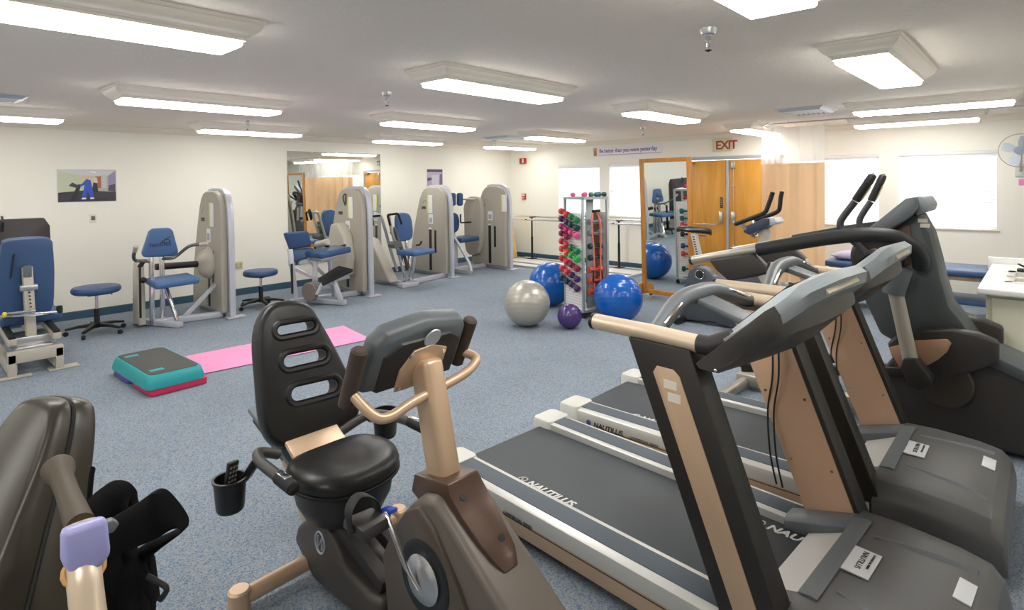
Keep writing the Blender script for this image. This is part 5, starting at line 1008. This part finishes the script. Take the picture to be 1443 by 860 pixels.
# backrest
BP = Vector((XC, 2.47, .6)); tilt = math.radians(16); BU = Vector((0, math.sin(tilt), math.cos(tilt))); BN = Vector((0, -math.cos(tilt), math.sin(tilt)))
out = [pln(u, v, BP, BN) for u, v in ((376, 433), (401, 423), (433, 427), (452, 453), (479, 502), (505, 558), (507, 580), (497, 596), (455, 616), (408, 632), (386, 627), (371, 600), (364, 534), (361, 470))]
cen = sum(out, Vector())/len(out); ol = spline(out, 4, True)
def inset(pts, f, off): return [cen+(p-cen)*f+BN*off for p in pts]
bk = B().loft([inset(ol, .9, -.075), inset(ol, .96, -.07), inset(ol, 1.0, -.045), inset(ol, 1.0, -.02), inset(ol, .985, .0), inset(ol, .95, .012), inset(ol, .9, .016)])
cut = []; lips = []
for (u0, v0, u1, v1, h) in ((397, 466, 434, 459, 21), (408, 509, 449, 500, 25), (420, 555, 464, 544, 27)):
    a, c_ = pln(u0, v0, BP, BN), pln(u1, v1, BP, BN); ax = (c_-a).normalized(); pr = BN.cross(ax).normalized(); hh = h/2*2.5/816*1.0; pts = []
    for k in range(9): an = PI/2+PI*k/8; pts.append(a+ax*(hh*math.cos(an))+pr*(hh*math.sin(an)))
    for k in range(9): an = -PI/2+PI*k/8; pts.append(c_+ax*(hh*math.cos(an))+pr*(hh*math.sin(an)))
    cut.append(B().loft([[p-BN*.15 for p in pts], [p+BN*.1 for p in pts]]))
    cc = (a+c_)/2; lips.append([cc+(p-cc)*1.1+BN*.0 for p in pts])
bk = boolean_cut(bk, cut, M['vinylk'])
bo = part('backrest', bk, M['vinylk'], r, 'black backrest with three hand slots', smooth=50)
for l in lips: part('slot_lip', B().tube([p+BN*.008 for p in l], .017, 8, closed=True), M['vinylk'], bo)
part('back_frame', B().tube(fillet([cen-BN*.075-BU*.12, cen-BN*.1-BU*.2, Vector((XC, 2.5, .47)), Vector((XC, 2.3, .4))], .06), .028, 12), M['tan'], r)
part('seat_bracket', B().loft([[Vector((x, y, z)) for y, z in ((2.42, .535), (2.43, .515), (2.27, .42), (2.25, .445))] for x in (XC-.11, XC+.14)], bev=.006), M['tan'], r, 'champagne bracket between seat and back')
# seat
sc = Vector((XC, 2.12, 0))
def seat_ring(z, sx, sy, cut_=.0):
    out = []
    for k in range(40):
        a = 2*PI*k/40; ca, sa = math.cos(a), math.sin(a); x = sx*math.copysign(abs(ca)**.7, ca); y = sy*math.copysign(abs(sa)**.75, sa)
        if sa < 0: x *= 1-.12*abs(sa)
        out.append(Vector((sc.x+x, sc.y+y, z+.018*(x/sx)**2+(.02 if sa > .3 else 0)*(sa-.3))))
    return out
part('seat', B().loft([seat_ring(.435, .205, .165), seat_ring(.45, .22, .18), seat_ring(.48, .225, .185), seat_ring(.505, .215, .175), seat_ring(.522, .18, .14), seat_ring(.52, .1, .08)]), M['vinylk'], r, smooth=60)
part('seat_shell', B().loft([seat_ring(.43, .2, .16), seat_ring(.36, .19, .15), seat_ring(.3, .16, .12), seat_ring(.285, .12, .1)]), M['chard'], r, 'dark seat pan', smooth=60)
part('seat_welt', B().tube(seat_ring(.45, .222, .182), .006, 6, closed=True), M['blackr'], r)
part('seat_rail', B().beam((XC-.06, 1.75, .19), (XC-.06, 2.8, .53), .05, .05, bev=.004).beam((XC+.06, 1.75, .19), (XC+.06, 2.8, .53), .05, .05, bev=.004), M['chard'], r, 'dark inclined seat rail')
part('rail_cover', B().beam((XC, 2.3, .395), (XC, 2.82, .565), .2, .022, bev=.004), mat('rail_blue_grey', rgb(98, 106, 114), .4), r)
# side handles with cup holders
for s, P_ in ((-1, [(XC-.15, 2.4, .5), (XC-.24, 2.38, .545), (XC-.28, 2.28, .555), (XC-.30, 2.1, .57), (XC-.3, 1.96, .565)]), (1, [(XC+.15, 2.4, .5), (XC+.26, 2.36, .55), (XC+.29, 2.25, .575), (XC+.3, 2.1, .585), (XC+.3, 1.96, .585)])):
    hn = part('side_handle', B().tube(spline(P_, 5), .021, 14), mat('handle_grey', rgb(66, 64, 62), .4), r, 'curved dark side handle')
    e = vv(P_[-1]); part('grip', B().cyl(e+Vector((0, .12, .003)), e, .0245, n=14, bev=.004), M['blackr'], hn); part('pulse_plate', B().box(e+Vector((0, .08, .024)), (.026, .075, .006), None, .002), M['chrome'], hn)
    cp = Vector((XC+s*.365, 2.36, .42)); 
    ch = part('cup_holder', B().lathe([(.0, -.06), (.048, -.06), (.052, -.05), (.06, .055), (.066, .06), (.066, .066), (.056, .066), (.049, -.045), (0, -.05)], cp+Vector((0, 0, .06 if s > 0 else .01)), n=28), M['blackp'], r, 'black plastic cup holder')
    part('holder_bracket', B().beam(cp+Vector((-s*.06, 0, .05 if s < 0 else .1)), Vector((XC+s*.27, 2.32, .55)), .06, .03, bev=.008), M['blackp'], ch)
rc = Vector((XC-.365, 2.36, .0))
rm = thing('remote_control', 'black remote control standing in the bike cup holder', 'remote', rc+Vector((0, 0, .385)))
RR = Euler((.12, .1, .35)).to_matrix()
part('case', B().box(rc+Vector((0, 0, .475)), (.048, .018, .17), RR, .005), mat('remote_black', rgb(30, 29, 30), .4), rm)
for i in range(4):
    for j in range(3): part('button', B().box(rc+Vector((0, 0, .475))+RR @ Vector((-.014+j*.014, -.0095, .01+i*.018)), (.008, .003, .009), RR, .001), mat('button_grey', rgb(126, 122, 120), .5), rm)
# frame
ra = part('rear_stabilizer', B().tube([(XC-.36, 2.275, .058), (XC, 2.26, .075), (XC+.36, 2.275, .058)], .032, 16), M['tan'], r, 'champagne rear stabilizer tube')
for s in (-1, 1): part('stabilizer_end', B().cyl((XC+s*.37, 2.275, .004), (XC+s*.37, 2.275, .098), .042, n=20, bev=.008), M['tan'], ra)
part('rear_strut', B().beam((XC-.02, 2.5, .43), (XC-.02, 2.22, .12), .13, .06, bev=.01), M['tan'], r, 'champagne rear strut')
rs = part('rear_shroud', B().prism([(2.36, .13), (2.33, .2), (2.2, .3), (2.12, .31), (2.04, .25), (1.98, .19), (1.8, .16), (1.72, .17), (1.7, .04), (2.2, .03)], 'x', XC-.11, XC+.11, .022, 3), shelld, r, 'dark grey rear shroud')
part('round_logo', B().tube([(XC-.112, 2.13+.035*math.cos(k*PI/12), .215+.042*math.sin(k*PI/12)) for k in range(24)], .004, 6, closed=True).tube([(XC-.112, 2.115, .19), (XC-.112, 2.115, .24), (XC-.112, 2.145, .19), (XC-.112, 2.145, .24)], .004, 6), M['silverp'], rs)
part('center_beam', B().bb(XC-.07, XC+.07, 1.55, 2.1, .05, .16, .015), mat('step_grey', rgb(108, 116, 128), .4), r)
fh = [(1.70, .36), (1.64, .47), (1.57, .565), (1.5, .625), (1.43, .645), (1.36, .6), (1.2, .48), (1.03, .355), (.87, .22), (.8, .12), (.8, .04), (1.6, .04), (1.66, .14)]
part('front_housing', B().prism(fh, 'x', XC-.105, XC+.105, .03, 3), shell, r, 'large grey flywheel housing')
sp2 = [(1.69, .36), (1.63, .47), (1.56, .56), (1.49, .6), (1.42, .56), (1.3, .42), (1.2, .25), (1.16, .06), (1.6, .05), (1.66, .14)]
fc = part('side_cover', B().prism(sp2, 'x', XC-.122, XC+.122, .012, 2), mat('cover_brown', rgb(84, 74, 66), .45, .1, bump=.04, bscale=600), r, 'brownish grey side cover')
col_ = part('mast_collar', B().loft([[Vector((XC+x*w, y, z)) for x, y, z in ((-1, ya, za), (1, ya, za), (1, yb, zb), (-1, yb, zb))] for w, ya, za, yb, zb in ((.066, 1.575, .66, 1.4, .685), (.072, 1.585, .6, 1.385, .655), (.07, 1.5, .56, 1.33, .605), (.062, 1.4, .52, 1.265, .55), (.05, 1.32, .48, 1.215, .51), (.03, 1.26, .45, 1.185, .475))], bev=.006), bronze, r, 'bronze mast collar')
for x, y, z in ((-.03, 1.37, .638), (.02, 1.25, .533)): part('collar_screw', B().cyl((XC+x, y, z), (XC+x, y-.004, z+.004), .012, n=12), M['blackp'], col_)
for k, (y, z) in enumerate(((1.06, .4), (.98, .34))): part('housing_bolt', B().cyl((XC+.02+.03*k, y, z-.035), (XC+.02+.03*k, y-.006, z-.022), .011, n=10), M['steel'], r)
part('mast', B().beam((XC, 1.485, .62), (XC, 1.588, 1.035), .1, .085, (1, 0, 0), .022, 3), M['tan'], r, 'champagne console mast')
# console
CT = Vector((0, -.42, .9)).normalized(); CNn = Vector((0, -.9, -.42)).normalized(); CP = Vector((XC-.015, 1.63, 1.055))
def cpt(x, l, d): return CP+Vector((x, 0, 0))+CT*l+CNn*d
ring0 = [(-.205, -.105), (.195, -.105), (.205, -.08), (.2, .085), (.165, .125), (0, .15), (-.165, .125), (-.2, .085), (-.215, -.08)]
cn = part('console', B().loft([[cpt(x*f, l*f, d) for x, l in ring0] for f, d in ((.93, -.045), (1.0, -.035), (1.0, .0), (.96, .02), (.82, .035))], bev=.006), M['greyp'], r, 'slate grey console seen from the back', smooth=40)
part('console_back', B().loft([[cpt(x*f, l*f-.01, d) for x, l in ((-.17, -.09), (.17, -.09), (.17, .06), (.11, .1), (-.11, .1), (-.17, .06))] for f, d in ((1, .02), (.95, .045))], bev=.006), M['chard'], cn)
part('console_screen', B().loft([[cpt(x, l, d) for x, l in ((-.16, -.07), (.16, -.07), (.16, .09), (-.16, .09))] for d in (-.05, -.044)]), M['blackp'], cn)
tpl = part('mount_plate', B().loft([[cpt(x, l, d) for x, l in ((-.09, -.11), (.1, -.11), (.1, .03), (.02, .06), (-.05, .05), (-.09, -.02))] for d in (.044, .052)], bev=.002), M['tan'], cn, 'champagne mounting plate')
for x, l in ((-.075, -.095), (.085, -.095), (.085, .02), (-.06, .03)): part('plate_screw', B().cyl(cpt(x, l, .05), cpt(x, l, .057), .007, n=10), M['chrome'], tpl)
part('badge', B().lathe([(0, .0), (.035, .0), (.033, .004), (0, .005)], cpt(.02, .085, .045), CNn, 20), M['silverp'], cn)
# handlebar and grips
gl = (PY(507, 492, 1.58), PY(487, 574, 1.66)); gr = (PY(664, 449, 1.58), PY(642, 512, 1.66))
hbm = part('handlebar', B().tube(spline([gl[0]+(gl[1]-gl[0])*.72, Vector((XC-.235, 1.56, .915)), Vector((XC-.19, 1.54, .90)), Vector((XC-.1, 1.54, .92)), Vector((XC, 1.54, .935)), Vector((XC+.1, 1.54, .95)), Vector((XC+.18, 1.55, .965)), Vector((XC+.225, 1.57, .99)), gr[0]+(gr[1]-gr[0])*.72], 4), .017, 12), M['tan'], r, 'champagne curved handlebar')
for a, c_ in (gl, gr): part('handle_grip', B().cyl(a, c_, .027, n=18, bev=.008), mat('grip_brown', rgb(74, 60, 52), .7), hbm, 'brown foam grip')
# crank and pedals
cc = Vector((XC-.122, 1.455, .385))
part('crank_recess', B().lathe([(.115, 0), (.12, .002), (.112, .006), (.09, .004), (0, .004)], cc, (-1, 0, 0), 36), M['blackp'], fc); part('crank_ring', B().lathe([(.03, .0), (.075, .002), (.078, .01), (.06, .022), (.035, .026), (0, .028)], cc, (-1, 0, 0), 32), M['steel'], r, 'metal crank disc')
pe = Vector((XC-.19, 1.59, .56))
part('crank_arm', B().loft([[p+Vector((dx, 0, 0))+dd for dx, dd in ((-.008, w1), (.008, w1), (.008, -w1), (-.008, -w1))] for p, w1 in ((cc+Vector((-.035, 0, 0)), Vector((0, .02, .012))), (cc+Vector((-.05, .03, .05)), Vector((0, .016, .01))), (pe+Vector((.02, 0, 0)), Vector((0, .012, .008))))], bev=.004), M['chrome'], r); part('crank_arm', B().beam(cc+Vector((.28, 0, 0)), Vector((XC+.19, 1.36, .22)), .016, .03, (1, 0, 0), .004), M['chrome'], r)
def pedal(c, s):
    pd = part('pedal', B().loft([[c+Vector((x, y, z)) for x, y, z in ((s*.0, -.05, -.016), (s*.0, .06, -.016), (s*.0, .05, .016), (s*.0, -.04, .016))], [c+Vector((x, y, z)) for x, y, z in ((s*.1, -.06, -.018), (s*.1, .07, -.018), (s*.1, .06, .018), (s*.1, -.05, .018))]], bev=.006), M['chard'], r)
    st_ = [c+Vector((s*.0, .01, .0)), c+Vector((s*.005, .03, .05)), c+Vector((s*.05, .05, .075)), c+Vector((s*.1, .03, .05)), c+Vector((s*.105, .01, -.01))]
    part('pedal_strap', B().tube(spline(st_, 5), .02, 8, flat=.18, up=(0, 1, 0)), M['blackr'], pd)
pedal(pe+Vector((-.0, 0, 0)), -1); pedal(Vector((XC+.2, 1.36, .22)), 1)
part('front_stabilizer', B().tube([(XC-.28, .86, .05), (XC+.28, .86, .05)], .034, 12), M['tan'], r)
part('knob_stem', B().cyl((XC+.07, 1.93, .25), (XC+.08, 1.93, .335), .008, n=8), M['chrome'], r); part('blue_knob', B().box((XC+.08, 1.93, .34), (.06, .05, .02), (0, .3, .4), .008), mat('knob_blue', rgb(40, 80, 200), .4), r)
# ------------------------------------------------------------------ recumbent stepper at the left edge
PB = Vector((.36, 2.0, 0)); ph = math.radians(65); Nn = Vector((-math.sin(ph), -math.cos(ph), 0)); Ss = Vector((math.cos(ph), -math.sin(ph), 0))
r = thing('recumbent_stepper', 'recumbent machine cut off at the lower left, olive padded seat', 'exercise machine', PB+Nn*.2)
lean = math.radians(20); Uu = (Vector((0, 0, 1))*math.cos(lean)-Nn*math.sin(lean)).normalized(); Nb = (Nn*math.cos(lean)+Vector((0, 0, 1))*math.sin(lean)).normalized()
SB = CAM+_ray(66, 561)*1.7-Uu*.62
outl = [(-.05, .62), (-.09, .58), (-.125, .48), (-.16, .34), (-.21, .18), (-.25, .05), (-.22, 0), (.22, 0), (.25, .05), (.21, .18), (.16, .34), (.125, .48), (.09, .58), (.05, .62)]
os_ = spline([Vector((x, z, 0)) for x, z in outl], 4, True)
def bks(f, d, w=0.0): return [SB+Ss*(p.x*f)+Uu*(.3+(p.y-.3)*(f if f < 1 else 1))+Nb*(d+w*(1-p.y/.62)**1.3 if p.y < .62 else d) for p in os_]
part('backrest', B().loft([bks(.9, .03, .17), bks(.96, .022, .17), bks(.99, .0, .16), bks(1.0, -.02, .11), bks(.975, -.028, .1), bks(.975, -.036, .1), bks(1.0, -.044, .09), bks(1.0, -.085), bks(.97, -.1), bks(.9, -.105)]), M['olive'], r, 'dark olive padded backrest', smooth=50)
part('welt_cord', B().tube(bks(.985, -.032, .1), .006, 6, closed=True), M['blackr'], r)
part('seat', B().box(SB+Nn*.22+Vector((0, 0, -.03)), (.5, .44, .1), Matrix((Ss, -Nn, Vector((0, 0, 1)))).transposed(), .04, 4), M['olive'], r)
part('pedestal', B().loft([[Vector((SB.x, SB.y, 0))+Nn*.15+Ss*x+Nn*y+Vector((0, 0, z)) for x, y in ((-w, -w), (w, -w), (w, w), (-w, w))] for w, z in ((.1, .4), (.09, .2), (.14, .04), (.14, .004))], bev=.01), M['char'], r)
part('floor_beam', B().beam(Vector((SB.x, SB.y, .04))-Nn*.1, Vector((SB.x, SB.y, .04))+Nn*.6, .16, .07, bev=.01), M['char'], r)
# arm lever that rises towards the camera
g0, g1 = PX(83, 664, .25), PX(112, 738, .24); g3 = PX(124, 860, .235); g4 = Vector((.24, 1.12, .6)); g5 = Vector((.24, 1.25, .25))
ar = part('arm_lever', B().tube(spline([g1, g1+(g3-g1)*.5, g3, g4, g5, Vector((.2, 1.35, .08))], 6), .027, 16), M['tanlt'], r, 'champagne arm lever')
d_ = (g0-g1).normalized()
part('arm_grip', B().tube([g1-d_*.01, g1+d_*.02, g1+(g0-g1)*.55, g1+(g0-g1)*.85, g0-d_*.002, g0+d_*.014, g0+d_*.02], [.024, .023, .02, .021, .03, .031, .016], 18), mat('grip_olive', rgb(74, 62, 46), .6), ar, 'dark brown knobbed grip')
cm = g1+(g3-g1)*.2
part('lilac_clip', B().loft([[cm+Vector((x, y, z)) for x, y, z in ((-.035, -.045, .045), (.03, -.06, .05), (.036, -.055, -.02), (.02, -.055, -.04), (-.02, -.045, -.04), (-.035, -.04, -.015))], [cm+Vector((x, y+.03, z)) for x, y, z in ((-.035, -.045, .045), (.03, -.06, .05), (.036, -.055, -.02), (.02, -.055, -.04), (-.02, -.045, -.04), (-.035, -.04, -.015))]], bev=.01, seg=3), M['lilac'], r, 'lilac plastic clip on the arm lever')
part('clamp_strap', B().tube([cm+(g3-g1).normalized()*.05+Vector((.03*math.cos(k*PI/8), .03*math.sin(k*PI/8)*.6, .03*math.sin(k*PI/8)*.6)) for k in range(16)], .006, 6, closed=True), mat('strap_tan', rgb(206, 160, 100), .6), r)
part('lock_lever', B().loft([[g1+Vector((.02, -.02, -.02))+Vector((x, 0, z)) for x, z in ((0, -.01), (.03, -.012), (.04, .0), (.03, .012), (0, .012))], [g1+Vector((.02, .0, -.02))+Vector((x, 0, z)) for x, z in ((0, -.01), (.03, -.012), (.04, .0), (.03, .012), (0, .012))]], bev=.003), M['greyp'], r)
part('lever_pivot', B().cyl((.12, 1.35, .08), (.3, 1.35, .08), .06, n=20, bev=.01), M['char'], r); part('frame_beam', B().beam((.2, 1.35, .06), Vector((SB.x, SB.y, .06))+Nn*.3, .1, .06, bev=.01), M['char'], r)
# ------------------------------------------------------------------ black jacket hung on the stepper
JD = 1.42
def jp(u, v, d=JD): ry = _ray(u, v); return CAM+ry*d
def ribbon(top, bot, dt, db, n=28, th=.012):
    a = spline([jp(u, v, JD+d) for (u, v), d in zip(top, dt)], 6); c2 = spline([jp(u, v, JD+d) for (u, v), d in zip(bot, db)], 6); rings = []
    for p, q in zip(a, c2):
        rings.append([p-FW*th, p+(q-p)*.3-FW*th*2.2, p+(q-p)*.7-FW*th*2.2, q-FW*th, q+FW*th, p+(q-p)*.5+FW*th, p+FW*th])
    return B().loft(rings)
jr = thing('jacket', 'black cloth jacket draped over the olive seat machine', 'jacket', jp(190, 860)-Vector((0, 0, .2)))
part('waist_band', ribbon([(128, 745), (150, 735), (190, 712), (222, 692), (243, 705), (263, 738), (240, 752), (205, 768), (170, 790), (150, 802)], [(135, 790), (160, 782), (190, 770), (225, 755), (248, 742), (262, 745), (235, 766), (205, 790), (175, 812), (150, 830)], [0, -.02, -.03, -.04, -.02, .02, .04, .05, .05, .05], [0, -.02, -.03, -.04, -.02, .02, .04, .05, .05, .05]), M['black_cloth'], jr, 'folded black waist band', smooth=60)
part('collar_fold', ribbon([(125, 705), (138, 692), (155, 681), (175, 682), (188, 694), (190, 705)], [(128, 740), (145, 738), (165, 735), (180, 725), (188, 712), (192, 712)], [.08, .06, .05, .05, .06, .08], [.08, .05, .03, .03, .05, .08]), M['black_cloth'], jr, smooth=60)
part('body_fold', ribbon([(128, 760), (150, 775), (180, 790), (205, 775), (215, 790)], [(125, 900), (150, 905), (178, 900), (205, 870), (222, 845)], [.03, -.01, .02, .05, .07], [.05, .0, .03, .0, .05]), M['black_cloth'], jr, smooth=60)
part('sleeve', B().tube(spline([jp(165, 770, JD+.06), jp(185, 810, JD+.03), jp(195, 850, JD+.05), jp(185, 930, JD+.08)], 6), [.05]*19, 14, flat=.6), M['black_cloth'], jr, smooth=60)
part('zipper', B().tube(spline([jp(207, 812), jp(222, 820), jp(235, 830), jp(226, 846)], 5), .007, 6), M['blackp'], jr)
part('hanging_strap', B().tube(spline([jp(131, 660, JD+.12), jp(128, 680, JD+.1), jp(126, 720, JD+.08), jp(128, 790, JD+.05)], 5), .014, 8, flat=.4), M['black_cloth'], jr)
